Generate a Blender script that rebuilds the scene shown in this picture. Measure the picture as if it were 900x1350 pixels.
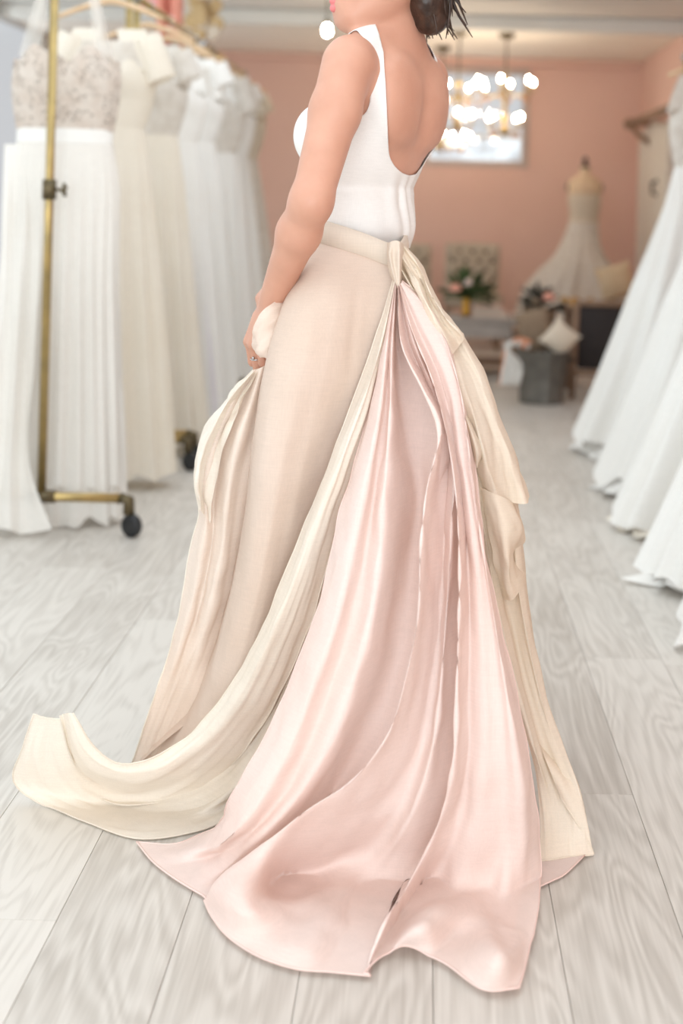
import bpy, math, random
import numpy as np
from mathutils import Vector, Matrix, noise
R = math.radians
random.seed(7); np.random.seed(7)
for o in list(bpy.data.objects): bpy.data.objects.remove(o)
scene = bpy.context.scene
COL = scene.collection

# ------------------------------------------------------------------ camera
FPX, HC, VPX, VPY, ROLL = 1875.0, 1.10, 560.0, 270.0, R(1.5)
cam_d = bpy.data.cameras.new('camera'); cam = bpy.data.objects.new('camera', cam_d); COL.objects.link(cam)
cam_d.sensor_width = 36; cam_d.lens = 50
cam_d.shift_x = (450-VPX)/1350; cam_d.shift_y = -(675-VPY)/1350
cam.matrix_world = Matrix.Translation((0, 0, HC)) @ Matrix.Rotation(R(90), 4, 'X') @ Matrix.Rotation(ROLL, 4, 'Z')
cam_d.clip_start = .05
cam_d.dof.use_dof = True; cam_d.dof.focus_distance = 2.45; cam_d.dof.aperture_fstop = 2.4
scene.camera = cam
# ------------------------------------------------------------------ light
w = bpy.data.worlds.new('sky'); scene.world = w; w.use_nodes = True
bgn = w.node_tree.nodes['Background']; bgn.inputs[0].default_value = (.92, .96, 1, 1); bgn.inputs[1].default_value = .58
def area(name, loc, rot, sx, sy, power, col):
    l = bpy.data.lights.new(name, 'AREA'); l.shape = 'RECTANGLE'; l.size = sx; l.size_y = sy; l.energy = power; l.color = col
    o = bpy.data.objects.new(name, l); COL.objects.link(o); o.location = loc; o.rotation_euler = rot
    return o
area('window_daylight_left', (-2.93, 5.6, 1.45), (0, R(-90), 0), 1.9, 10.4, 42, (.84, .945, 1))     # daylight in the side window
area('window_daylight_front', (-.3, -1.93, 1.35), (R(90), 0, 0), 4.2, 2.1, 122, (.85, .945, 1))     # daylight in the shop front
area('added_overhead_fill', (-.6, 4.2, 2.40), (0, 0, 0), 2.6, 6.4, 56, (.86, .95, 1))     # overhead fill added to even out the light, no known skylight
vs = scene.view_settings
vs.view_transform = 'Standard'; vs.look = 'None'; vs.exposure = 0.27; vs.gamma = 1; vs.use_curve_mapping = False

# ------------------------------------------------------------------ helpers
def unroll(px, py):
    du, dv = px-VPX, py-VPY; c, s = math.cos(ROLL), math.sin(ROLL)
    return du*c+dv*s, -du*s+dv*c
def P(px, py, D):
    u, v = unroll(px, py); return np.array((u*D/FPX, D, HC-v*D/FPX))
def FD(px, py):
    u, v = unroll(px, py); return FPX*HC/v if v > 5 else 1e3
def X_(px, py, D): return P(px, py, D)[0]
def Z_(px, py, D): return P(px, py, D)[2]

WLOC = {}
def link(o, parent, origin):
    COL.objects.link(o)
    if parent is not None:
        o.parent = parent
        base = WLOC.get(parent.name, Vector((0, 0, 0)))
        o.location = Vector(origin)-base
    else: o.location = origin
    WLOC[o.name] = Vector(origin)
    return o
def tag(o, label=None, cat=None, group=None, kind=None):
    if label: o['label'] = label
    if cat: o['category'] = cat
    if group: o['group'] = group
    if kind: o['kind'] = kind
    return o
def thing(name, label, cat, loc, group=None):
    o = bpy.data.objects.new(name, None); o.empty_display_size = .05
    link(o, None, Vector(loc)); return tag(o, label, cat, group)
def mk(name, verts, faces, mat, parent=None, smooth=True, origin=None):
    """one mesh object from world-space verts"""
    verts = np.asarray(verts, float)
    if origin is None:
        origin = WLOC[parent.name] if parent is not None else Vector(((verts[:,0].min()+verts[:,0].max())/2, (verts[:,1].min()+verts[:,1].max())/2, verts[:,2].min()))
    origin = Vector(origin)
    me = bpy.data.meshes.new(name)
    v = verts-np.array(origin)
    me.from_pydata(v.tolist(), [], [list(map(int, f)) for f in faces])
    if smooth: me.polygons.foreach_set('use_smooth', [True]*len(me.polygons))
    if mat: me.materials.append(mat)
    me.update()
    return link(bpy.data.objects.new(name, me), parent, origin)
class MB:
    def __init__(s): s.v = []; s.f = []
    def add(s, v, f):
        n = len(s.v); s.v += [tuple(map(float, p)) for p in v]; s.f += [[i+n for i in q] for q in f]; return s
    def box(s, x0, x1, y0, y1, z0, z1, b=0.0):
        if b <= 0:
            v = [(x,y,z) for z in (z0,z1) for y in (y0,y1) for x in (x0,x1)]
            f = [(0,2,3,1),(4,5,7,6),(0,1,5,4),(2,6,7,3),(0,4,6,2),(1,3,7,5)]
            return s.add(v, f)
        b = min(b, (x1-x0)*.45, (y1-y0)*.45, (z1-z0)*.45)
        def ring(d, z): return [(x0+d,y0+b,z),(x0+b,y0+d,z),(x1-b,y0+d,z),(x1-d,y0+b,z),(x1-d,y1-b,z),(x1-b,y1-d,z),(x0+b,y1-d,z),(x0+d,y1-b,z)]
        v = ring(b*.9, z0)+ring(0, z0+b)+ring(0, z1-b)+ring(b*.9, z1)
        f = [tuple(range(7,-1,-1)), tuple(range(24,32))]
        for k in range(3):
            for i in range(8): f.append((k*8+i, k*8+(i+1)%8, k*8+8+(i+1)%8, k*8+8+i))
        return s.add(v, f)
    def tube(s, pts, r, n=8, caps=True):
        pts = [Vector(p) for p in pts]; m = len(pts)
        rr = r if hasattr(r, '__len__') else [r]*m
        v = []; up = None
        for i, p in enumerate(pts):
            t = (pts[min(i+1,m-1)]-pts[max(i-1,0)]).normalized()
            if up is None: up = Vector((0,0,1)) if abs(t.z) < .9 else Vector((1,0,0))
            a = t.cross(up).normalized(); b = a.cross(t).normalized(); up = b
            for k in range(n):
                an = 2*math.pi*k/n; v.append(p+(a*math.cos(an)+b*math.sin(an))*rr[i])
        f = []
        for i in range(m-1):
            for k in range(n): f.append((i*n+k, i*n+(k+1)%n, (i+1)*n+(k+1)%n, (i+1)*n+k))
        if caps: f.append(tuple(range(n-1,-1,-1))); f.append(tuple((m-1)*n+k for k in range(n)))
        return s.add(v, f)
    def lathe(s, c, prof, n=20, sx=1, sy=1):
        v = []; f = []; m = len(prof)
        for (r, z) in prof:
            for k in range(n):
                a = 2*math.pi*k/n; v.append((c[0]+r*sx*math.cos(a), c[1]+r*sy*math.sin(a), c[2]+z))
        for i in range(m-1):
            for k in range(n): f.append((i*n+k, i*n+(k+1)%n, (i+1)*n+(k+1)%n, (i+1)*n+k))
        f.append(tuple(range(n-1,-1,-1))); f.append(tuple((m-1)*n+k for k in range(n)))
        return s.add(v, f)
    def ball(s, c, r, n=10, m=7, sq=(1,1,1)):
        prof = [(max(1e-4, math.sin(math.pi*i/m)), -math.cos(math.pi*i/m)) for i in range(m+1)]
        v = []; f = []
        for (a, z) in prof:
            for k in range(n):
                t = 2*math.pi*k/n; v.append((c[0]+r*sq[0]*a*math.cos(t), c[1]+r*sq[1]*a*math.sin(t), c[2]+r*sq[2]*z))
        for i in range(m):
            for k in range(n): f.append((i*n+k, i*n+(k+1)%n, (i+1)*n+(k+1)%n, (i+1)*n+k))
        return s.add(v, f)
    def build(s, name, mat, parent=None, smooth=True, origin=None): return mk(name, s.v, s.f, mat, parent, smooth, origin)
def cushion_mesh(c, a, b, n_, hw, hh, th, pw=.55, N=14):
    """pillow: c centre, a/b in-plane unit axes, n_ normal"""
    c, a, b, n_ = map(np.array, (c, a, b, n_)); v = []; f = []
    for side in (1, -1):
        for i in range(N+1):
            for j in range(N+1):
                x, y = 2*i/N-1, 2*j/N-1
                pin = 1-.10*(1-abs(y)**2)*abs(x)**3 ; pin2 = 1-.10*(1-abs(x)**2)*abs(y)**3
                t = max(0, (1-x*x)*(1-y*y))**pw
                v.append(c+a*hw*x*pin+b*hh*y*pin2+n_*th*t*side)
    M = (N+1)**2
    for i in range(N):
        for j in range(N):
            q = (i*(N+1)+j, (i+1)*(N+1)+j, (i+1)*(N+1)+j+1, i*(N+1)+j+1)
            f.append(q); f.append(tuple(M+k for k in q[::-1]))
    return v, f
def cat_resample(pts, n):
    """Catmull-Rom through pts (k,d), resampled to n by chord length"""
    p = np.asarray(pts, float)
    d = np.r_[0, np.cumsum(np.maximum(np.linalg.norm(np.diff(p, axis=0), axis=1), 1e-6))]
    t = d/d[-1]; q = np.linspace(0, 1, n)
    m = np.gradient(p, t, axis=0) if len(p) > 2 else np.repeat((p[1:]-p[:1]), 2, 0)
    i = np.clip(np.searchsorted(t, q, 'right')-1, 0, len(t)-2)
    hh = (t[i+1]-t[i])[:,None]; u = ((q-t[i])/(t[i+1]-t[i]))[:,None]
    h00 = 2*u**3-3*u**2+1; h10 = u**3-2*u**2+u; h01 = -2*u**3+3*u**2; h11 = u**3-u**2
    return h00*p[i]+h10*hh*m[i]+h01*p[i+1]+h11*hh*m[i+1]
def grid_faces(nr, nc, closed=False):
    f = []
    for i in range(nr-1):
        for j in range(nc if closed else nc-1):
            j2 = (j+1) % nc; f.append((i*nc+j, i*nc+j2, (i+1)*nc+j2, (i+1)*nc+j))
    return f

# ------------------------------------------------------------------ materials
def srgb(r, g, b):
    def c(x): x /= 255; return x/12.92 if x <= .04045 else ((x+.055)/1.055)**2.4
    return (c(r), c(g), c(b), 1)
def mat(name, col, rough=.6, metal=0, **kw):
    m = bpy.data.materials.new(name); m.use_nodes = True
    b = m.node_tree.nodes['Principled BSDF']; b.inputs['Base Color'].default_value = col
    b.inputs['Roughness'].default_value = rough; b.inputs['Metallic'].default_value = metal
    for k, v in kw.items(): b.inputs[k.replace('_', ' ')].default_value = v
    return m
def noisy(m, c2, scale=8, detail=4, lo=.35, hi=.7, stretch=(1,1,1), bump=0, bscale=None):
    nt = m.node_tree; N = nt.nodes; L = nt.links; b = N['Principled BSDF']
    tc = N.new('ShaderNodeTexCoord'); mp = N.new('ShaderNodeMapping'); mp.inputs['Scale'].default_value = stretch
    L.new(tc.outputs['Object'], mp.inputs[0])
    n = N.new('ShaderNodeTexNoise'); n.inputs['Scale'].default_value = scale; n.inputs['Detail'].default_value = detail
    L.new(mp.outputs[0], n.inputs['Vector'])
    r = N.new('ShaderNodeValToRGB'); r.color_ramp.elements[0].position = lo; r.color_ramp.elements[1].position = hi
    r.color_ramp.elements[0].color = b.inputs['Base Color'].default_value; r.color_ramp.elements[1].color = c2
    L.new(n.outputs['Fac'], r.inputs[0]); L.new(r.outputs[0], b.inputs['Base Color'])
    if bump:
        n2 = N.new('ShaderNodeTexNoise'); n2.inputs['Scale'].default_value = bscale or scale*4; L.new(mp.outputs[0], n2.inputs['Vector'])
        bm = N.new('ShaderNodeBump'); bm.inputs['Strength'].default_value = bump; bm.inputs['Distance'].default_value = .005
        L.new(n2.outputs['Fac'], bm.inputs['Height']); L.new(bm.outputs[0], b.inputs['Normal'])
    return m
def fabric(name, col, col2=None, transl=.25, transp=0.0, weave=420, wrink=.25, nscale=3.0, speck=None):
    """thin cloth: diffuse + translucent (+ see-through gaps of the weave), woven relief"""
    m = bpy.data.materials.new(name); m.use_nodes = True; nt = m.node_tree; N = nt.nodes; L = nt.links
    N.remove(N['Principled BSDF']); out = N['Material Output']
    tc = N.new('ShaderNodeTexCoord')
    n = N.new('ShaderNodeTexNoise'); n.inputs['Scale'].default_value = nscale; n.inputs['Detail'].default_value = 5; L.new(tc.outputs['Object'], n.inputs['Vector'])
    r = N.new('ShaderNodeValToRGB'); r.color_ramp.elements[0].position = .38; r.color_ramp.elements[1].position = .66
    r.color_ramp.elements[0].color = col; r.color_ramp.elements[1].color = col2 or col; L.new(n.outputs['Fac'], r.inputs[0])
    colout = r.outputs[0]
    # slubby threads both ways
    th = []
    for st in ((weave, weave, weave*.06), (weave*.06, weave*.06, weave)):
        mp = N.new('ShaderNodeMapping'); mp.inputs['Scale'].default_value = st; L.new(tc.outputs['Object'], mp.inputs[0])
        t = N.new('ShaderNodeTexNoise'); t.inputs['Scale'].default_value = 1.0; t.inputs['Detail'].default_value = 2; L.new(mp.outputs[0], t.inputs['Vector']); th.append(t)
    ad = N.new('ShaderNodeMath'); ad.operation = 'ADD'; L.new(th[0].outputs['Fac'], ad.inputs[0]); L.new(th[1].outputs['Fac'], ad.inputs[1])
    mr = N.new('ShaderNodeMapRange'); mr.inputs[1].default_value = .6; mr.inputs[2].default_value = 1.4; mr.inputs[3].default_value = .94; mr.inputs[4].default_value = 1.03
    L.new(ad.outputs[0], mr.inputs[0])
    mx = N.new('ShaderNodeVectorMath'); mx.operation = 'SCALE'; L.new(colout, mx.inputs[0]); L.new(mr.outputs[0], mx.inputs['Scale']); colout = mx.outputs[0]
    if speck:
        v = N.new('ShaderNodeTexVoronoi'); v.inputs['Scale'].default_value = 150; L.new(tc.outputs['Object'], v.inputs['Vector'])
        n2 = N.new('ShaderNodeTexNoise'); n2.inputs['Scale'].default_value = 22; L.new(tc.outputs['Object'], n2.inputs['Vector'])
        lt = N.new('ShaderNodeMath'); lt.operation = 'LESS_THAN'; lt.inputs[1].default_value = .36; L.new(v.outputs['Distance'], lt.inputs[0])
        gt = N.new('ShaderNodeMath'); gt.operation = 'GREATER_THAN'; gt.inputs[1].default_value = .5; L.new(n2.outputs['Fac'], gt.inputs[0])
        mu = N.new('ShaderNodeMath'); mu.operation = 'MULTIPLY'; L.new(lt.outputs[0], mu.inputs[0]); L.new(gt.outputs[0], mu.inputs[1])
        mi = N.new('ShaderNodeMix'); mi.data_type = 'RGBA'; L.new(mu.outputs[0], mi.inputs['Factor']); L.new(colout, mi.inputs['A']); mi.inputs['B'].default_value = speck; colout = mi.outputs['Result']
    bm = N.new('ShaderNodeBump'); bm.inputs['Strength'].default_value = wrink; bm.inputs['Distance'].default_value = .004
    n3 = N.new('ShaderNodeTexNoise'); n3.inputs['Scale'].default_value = 38; n3.inputs['Detail'].default_value = 6; L.new(tc.outputs['Object'], n3.inputs['Vector'])
    L.new(n3.outputs['Fac'], bm.inputs['Height'])
    d = N.new('ShaderNodeBsdfDiffuse'); t = N.new('ShaderNodeBsdfTranslucent')
    for s in (d, t): L.new(colout, s.inputs['Color']); L.new(bm.outputs[0], s.inputs['Normal'])
    ms = N.new('ShaderNodeMixShader'); ms.inputs[0].default_value = transl; L.new(d.outputs[0], ms.inputs[1]); L.new(t.outputs[0], ms.inputs[2])
    last = ms
    if transp > 0:
        tr = N.new('ShaderNodeBsdfTransparent'); m2 = N.new('ShaderNodeMixShader'); m2.inputs[0].default_value = transp
        L.new(ms.outputs[0], m2.inputs[1]); L.new(tr.outputs[0], m2.inputs[2]); last = m2
    L.new(last.outputs[0], out.inputs[0]); return m
def emis(name, col, s):
    m = bpy.data.materials.new(name); m.use_nodes = True; b = m.node_tree.nodes['Principled BSDF']
    b.inputs['Emission Color'].default_value = col; b.inputs['Emission Strength'].default_value = s; b.inputs['Base Color'].default_value = col
    return m
def thin_glass(name):
    m = bpy.data.materials.new(name); m.use_nodes = True; N = m.node_tree.nodes; L = m.node_tree.links
    N.remove(N['Principled BSDF']); t = N.new('ShaderNodeBsdfTransparent'); g = N.new('ShaderNodeBsdfGlossy'); g.inputs['Roughness'].default_value = .03
    ms = N.new('ShaderNodeMixShader'); ms.inputs[0].default_value = .06; L.new(t.outputs[0], ms.inputs[1]); L.new(g.outputs[0], ms.inputs[2]); L.new(ms.outputs[0], N['Material Output'].inputs[0]); return m
def wood_floor():
    m = bpy.data.materials.new('greige_oak'); m.use_nodes = True; nt = m.node_tree; N = nt.nodes; L = nt.links; b = N['Principled BSDF']
    tc = N.new('ShaderNodeTexCoord'); oi = N.new('ShaderNodeObjectInfo')
    sc = N.new('ShaderNodeVectorMath'); sc.operation = 'SCALE'; sc.inputs['Scale'].default_value = 37; cx = N.new('ShaderNodeCombineXYZ')
    for k in range(3): L.new(oi.outputs['Random'], cx.inputs[k])
    L.new(cx.outputs[0], sc.inputs[0]); ad = N.new('ShaderNodeVectorMath'); ad.operation = 'ADD'; L.new(tc.outputs['Object'], ad.inputs[0]); L.new(sc.outputs[0], ad.inputs[1])
    mp = N.new('ShaderNodeMapping'); mp.inputs['Scale'].default_value = (7, 1.1, 1); L.new(ad.outputs[0], mp.inputs[0])
    n1 = N.new('ShaderNodeTexNoise'); n1.inputs['Scale'].default_value = 1.0; n1.inputs['Detail'].default_value = 2; n1.inputs['Distortion'].default_value = .5; L.new(mp.outputs[0], n1.inputs['Vector'])
    mul = N.new('ShaderNodeMath'); mul.operation = 'MULTIPLY'; mul.inputs[1].default_value = 95; L.new(n1.outputs['Fac'], mul.inputs[0])
    sn = N.new('ShaderNodeMath'); sn.operation = 'SINE'; L.new(mul.outputs[0], sn.inputs[0])     # cathedral rings
    mp2 = N.new('ShaderNodeMapping'); mp2.inputs['Scale'].default_value = (160, 5, 1); L.new(ad.outputs[0], mp2.inputs[0])
    n2 = N.new('ShaderNodeTexNoise'); n2.inputs['Scale'].default_value = 1; n2.inputs['Detail'].default_value = 3; L.new(mp2.outputs[0], n2.inputs['Vector'])
    n4 = N.new('ShaderNodeTexNoise'); n4.inputs['Scale'].default_value = 2.2; n4.inputs['Detail'].default_value = 3; L.new(ad.outputs[0], n4.inputs['Vector'])
    rng = N.new('ShaderNodeMapRange'); rng.inputs[1].default_value = -1; rng.inputs[3].default_value = .30; rng.inputs[4].default_value = .46; L.new(sn.outputs[0], rng.inputs[0])
    a1 = N.new('ShaderNodeMath'); a1.operation = 'MULTIPLY_ADD'; a1.inputs[1].default_value = .40; L.new(n2.outputs['Fac'], a1.inputs[0]); L.new(rng.outputs[0], a1.inputs[2])
    a2 = N.new('ShaderNodeMath'); a2.operation = 'MULTIPLY_ADD'; a2.inputs[1].default_value = .22; L.new(oi.outputs['Random'], a2.inputs[0]); L.new(a1.outputs[0], a2.inputs[2])
    a3 = N.new('ShaderNodeMath'); a3.operation = 'MULTIPLY_ADD'; a3.inputs[1].default_value = .35; L.new(n4.outputs['Fac'], a3.inputs[0]); L.new(a2.outputs[0], a3.inputs[2])
    r = N.new('ShaderNodeValToRGB'); e = r.color_ramp.elements
    e[0].position = .45; e[0].color = srgb(160, 151, 141); e[1].position = 1.0; e[1].color = srgb(214, 208, 200)
    L.new(a3.outputs[0], r.inputs[0]); L.new(r.outputs[0], b.inputs['Base Color'])
    b.inputs['Roughness'].default_value = .42; b.inputs['Specular IOR Level'].default_value = .45
    bm = N.new('ShaderNodeBump'); bm.inputs['Strength'].default_value = .2; bm.inputs['Distance'].default_value = .001; L.new(a1.outputs[0], bm.inputs['Height']); L.new(bm.outputs[0], b.inputs['Normal'])
    return m
M = {}
M['floor'] = wood_floor()
M['joint'] = mat('plank_joint', srgb(160, 150, 139), .9)
M['salmon'] = noisy(mat('salmon_plaster', srgb(217, 179, 164), .85), srgb(222, 186, 172), 1.3, 3, bump=.15, bscale=30)
M['white_paint'] = noisy(mat('white_paint', srgb(226, 224, 218), .7), srgb(235, 233, 228), 2, 3)
M['board'] = noisy(mat('painted_ceiling_board', srgb(222, 219, 213), .7), srgb(234, 231, 226), 3, 4, stretch=(.3, 4, 1))
M['warm_lit_paint'] = noisy(mat('warm_lit_paint', srgb(246, 239, 228), .7), srgb(249, 243, 234), 2, 3)  # far ceiling boards, warm chandelier light put into their colour
M['frame_grey'] = noisy(mat('grey_window_paint', srgb(178, 160, 152), .6), srgb(190, 172, 162), 6)
M['glass'] = thin_glass('window_glass')
M['brass'] = noisy(mat('aged_brass', srgb(186, 160, 106), .32, .85), srgb(160, 140, 96), 14)
M['brass_dark'] = noisy(mat('dark_brass', srgb(88, 78, 58), .45, .7), srgb(110, 96, 70), 20)
M['black_rubber'] = noisy(mat('black_rubber', srgb(28, 28, 30), .5), srgb(40, 40, 42), 20)
M['hanger_wood'] = noisy(mat('pale_hanger_wood', srgb(214, 180, 140), .5), srgb(226, 196, 160), 10, stretch=(1, 6, 6))
M['steel'] = noisy(mat('steel', srgb(200, 200, 200), .25, 1), srgb(180, 180, 180), 10)
M['skin'] = noisy(mat("skin", srgb(200, 148, 125), .5, 0, Subsurface_Weight=.12, Subsurface_Scale=.01), srgb(210, 159, 136), 14, 3, bump=.04, bscale=260)
M['skin'].node_tree.nodes['Principled BSDF'].inputs['Subsurface Radius'].default_value = (1, .35, .2)
M['hair'] = noisy(mat('dark_brown_hair', srgb(44, 30, 24), .38), srgb(74, 52, 40), 60, 3, stretch=(1, 1, .12), bump=.4, bscale=160)
M['lips'] = noisy(mat('rose_lips', srgb(214, 118, 118), .35), srgb(220, 130, 128), 30)
M['eye'] = noisy(mat('eye_white', srgb(236, 232, 226), .15), srgb(240, 236, 232), 20)
M['iris'] = noisy(mat('brown_iris', srgb(70, 46, 30), .15), srgb(40, 26, 18), 90)
M['jersey'] = fabric('white_crepe', srgb(244, 242, 238), srgb(248, 246, 243), transl=.08, weave=900, wrink=.06)
M['peach'] = fabric('peach_gauze', srgb(240, 221, 206), srgb(244, 229, 217), transl=.22, transp=.02, weave=520, wrink=.22)
M['main'] = fabric('rose_oat_silk', srgb(225, 203, 187), srgb(231, 211, 197), transl=.15, weave=520, wrink=.2)
M['tan'] = fabric('oat_silk', srgb(228, 212, 196), srgb(233, 219, 204), transl=.15, weave=520, wrink=.22)
M['ivory'] = fabric('ivory_gauze', srgb(248, 236, 221), srgb(250, 242, 231), transl=.22, transp=.04, weave=520, wrink=.3)
M['beige'] = fabric('champagne_gauze', srgb(244, 228, 208), srgb(247, 234, 217), transl=.2, transp=.04, weave=520, wrink=.3)
M['pink_u'] = fabric('blush_lining', srgb(250, 223, 211), srgb(251, 230, 220), transl=.15)
M['pink'] = fabric('blush_gauze', srgb(253, 230, 221), srgb(254, 236, 229), transl=.2, transp=.11, weave=520, wrink=.25)
M['pinkhem'] = fabric('blush_hem', srgb(246, 218, 209), None, transl=.1)
M['tulle'] = fabric('grey_tulle', srgb(246, 241, 234), srgb(249, 245, 239), transl=.22, transp=.10, wrink=.1)
M['cream_d'] = fabric('cream_chiffon', srgb(246, 237, 222), srgb(249, 242, 230), transl=.22, transp=.03, wrink=.15)
M['white_d'] = fabric('white_organza', srgb(251, 248, 243), srgb(253, 251, 247), transl=.2, transp=.04, wrink=.15)
M['white_s'] = fabric('white_satin', srgb(250, 247, 242), srgb(252, 250, 246), transl=.15, wrink=.1)
M['lace'] = fabric('ivory_lace', srgb(240, 234, 226), srgb(228, 220, 210), transl=.3, transp=.05, wrink=.5, nscale=30)
M['beads'] = fabric('beaded_net', srgb(232, 222, 212), srgb(222, 208, 196), transl=.3, transp=.06, wrink=.6, nscale=20, speck=srgb(128, 112, 100))
M['sheer'] = fabric('sheer_net', srgb(240, 234, 226), None, transl=.3, transp=.55, wrink=.1)
M['ecru'] = fabric('ecru_lace', srgb(232, 222, 206), srgb(222, 210, 192), transl=.3, transp=.03, wrink=.5, nscale=30)
M['lav'] = fabric('lavender_white', srgb(236, 230, 236), srgb(242, 238, 242), transl=.3, wrink=.2)
M['linen'] = noisy(mat('oatmeal_linen', srgb(178, 164, 146), .9), srgb(188, 174, 156), 40, bump=.2, bscale=300)
M['linen_d'] = noisy(mat('linen_button', srgb(112, 96, 80), .9), srgb(124, 106, 90), 40)
M['greypaint'] = noisy(mat('worn_grey_paint', srgb(182, 172, 164), .7), srgb(164, 152, 144), 8, bump=.2)
M['galv'] = noisy(mat('galvanised_steel', srgb(104, 101, 95), .5, .4), srgb(126, 122, 115), 14, 5)
M['wood'] = noisy(mat('worn_wood', srgb(150, 122, 100), .65), srgb(128, 100, 80), 10, stretch=(6, 6, 1))
M['dark_cloth'] = noisy(mat('charcoal_cloth', srgb(46, 40, 40), .9), srgb(56, 50, 48), 60)
M['black'] = noisy(mat('black_felt', srgb(34, 30, 30), .85), srgb(44, 40, 38), 30)
M['ochre'] = noisy(mat('ochre_cloth', srgb(196, 152, 84), .9), srgb(180, 136, 72), 20)
M['tancush'] = noisy(mat('tan_cushion', srgb(214, 184, 146), .9), srgb(222, 196, 162), 20)
M['creamcush'] = noisy(mat('cream_cushion', srgb(220, 204, 184), .9), srgb(226, 212, 194), 20)
M['wicker'] = noisy(mat('wicker', srgb(128, 106, 86), .8), srgb(168, 146, 122), 30, stretch=(1, 1, 8), bump=.6, bscale=60)
M['orange'] = noisy(mat('orange_trim', srgb(212, 140, 104), .9), srgb(222, 154, 120), 20)
M['towel'] = noisy(mat('white_towel', srgb(226, 222, 216), .95), srgb(232, 229, 224), 40, bump=.3)
M['gold'] = noisy(mat('gold_vase', srgb(214, 164, 70), .3, .8), srgb(196, 146, 60), 12)
M['leaf'] = noisy(mat('green_leaf', srgb(62, 84, 46), .55), srgb(88, 110, 62), 20)
M['leaf_d'] = noisy(mat('dark_leaf', srgb(48, 50, 42), .6), srgb(64, 66, 54), 20)
M['petal_p'] = noisy(mat('peach_petal', srgb(232, 160, 140), .7), srgb(240, 180, 160), 20)
M['petal_w'] = noisy(mat('pale_petal', srgb(240, 214, 206), .7), srgb(246, 228, 220), 20)
M['straw'] = noisy(mat('straw', srgb(224, 196, 150), .85), srgb(206, 176, 128), 40, bump=.4, bscale=120)
M['pinkfelt'] = noisy(mat('pink_felt', srgb(232, 160, 160), .9), srgb(238, 172, 170), 20)
M['coral'] = noisy(mat('coral_cloth', srgb(216, 142, 122), .9), srgb(224, 154, 134), 20)
M['book_p'] = noisy(mat('pale_pink_cover', srgb(214, 182, 172), .8), srgb(220, 190, 180), 20)
M['dummy'] = noisy(mat('dress_form_linen', srgb(208, 182, 152), .9), srgb(216, 192, 164), 50)
M['bulb'] = emis('warm_bulb', (1, .84, .64, 1), 125)
M['amber'] = mat('amber_crystal', srgb(226, 160, 96), .12, 0, Transmission_Weight=.4)
M['candle'] = noisy(mat('candle_sleeve', srgb(236, 214, 180), .6), srgb(240, 222, 192), 20)
M['doorpaint'] = noisy(mat('whitewashed_door', srgb(222, 216, 206), .7), srgb(208, 200, 188), 6, stretch=(4, 4, .5))
M['iron'] = noisy(mat('black_iron', srgb(40, 38, 38), .5, .6), srgb(52, 50, 48), 20)
M['stone_out'] = noisy(mat('pale_stone_outside', srgb(208, 208, 210), .9), srgb(196, 196, 200), 6)

# ------------------------------------------------------------------ the room
XL, XR, YB, YF, ZC = -3.0, 1.80, 12.0, -2.0, 2.45
def struct(name, mb, m, parent=None, smooth=False):
    o = mb.build(name, m, parent, smooth); o['kind'] = 'structure'; return o
floor = struct('floor', MB().box(XL, XR, YF, YB, -.06, -.012), M['joint'])
PW, PL = .19, 1.55
pm = MB().box(-PW/2+.0004, PW/2-.0004, -PL/2+.0006, PL/2-.0006, -.012, 0, .0007)
pme = bpy.data.meshes.new('plank'); pme.from_pydata(pm.v, [], pm.f); pme.materials.append(M['floor'])
row = 0; x = XL+PW/2
while x < XR-.02:
    y = 1.2+PL/2-random.random()*PL*.9
    if row % 2: y -= .3
    while y-PL/2 < YB-.05:
        yy0, yy1 = max(y-PL/2, .2), min(y+PL/2, YB)
        o = bpy.data.objects.new('plank', pme); link(o, floor, Vector((x, (yy0+yy1)/2, 0))); o.scale.y = (yy1-yy0)/PL
        y += PL
    x += PW; row += 1
# near strip of floor behind the camera
nb = MB()
cm = MB(); sx0, sx1, sy0, sy1 = -1.95, .75, .95, 7.45        # opening cut for the added overhead fill
cm.box(XL, sx0, YF, YB, ZC+.02, ZC+.1); cm.box(sx1, XR, YF, YB, ZC+.02, ZC+.1); cm.box(sx0, sx1, YF, sy0, ZC+.02, ZC+.1); cm.box(sx0, sx1, sy1, YB, ZC+.02, ZC+.1)
ceil = struct('ceiling', cm, M['white_paint'])
fr = MB()
for xx in (sx0, -.63, sx1-.06): fr.box(xx, xx+.06, sy0, sy1, ZC+.03, ZC+.09)
w4 = struct('added_skylight', fr, M['white_paint'])  # made-up skylight frame around the overhead fill light
for a, b in ((sx0+.06, -.63), (-.57, sx1-.06)): MB().box(a, b, sy0, sy1, ZC+.056, ZC+.06).build('pane', M['glass'], w4, False)
y = 7.6
while y < 9.9:                                    # painted boards on the nearer ceiling
    b = MB().box(XL, XR, y+.004, y+.326, ZC-.012, ZC+.02, .004).build('board', M['board'], ceil, False); y += .33
struct('trim_1', MB().box(XL, XR, 9.93, 10.05, 2.335, ZC-.012, .006), M['white_paint'])      # cross beam
y = 10.05
while y < 11.95:
    b = MB().box(XL, XR, y+.003, min(y+.24, YB)-.003, 2.352, ZC+.02, .004).build('board', M['warm_lit_paint'], ceil, False); y += .24
struct('trim_2', MB().box(XL, XR, 11.93, 12.0, 2.29, 2.35, .01), M['salmon'])
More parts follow.
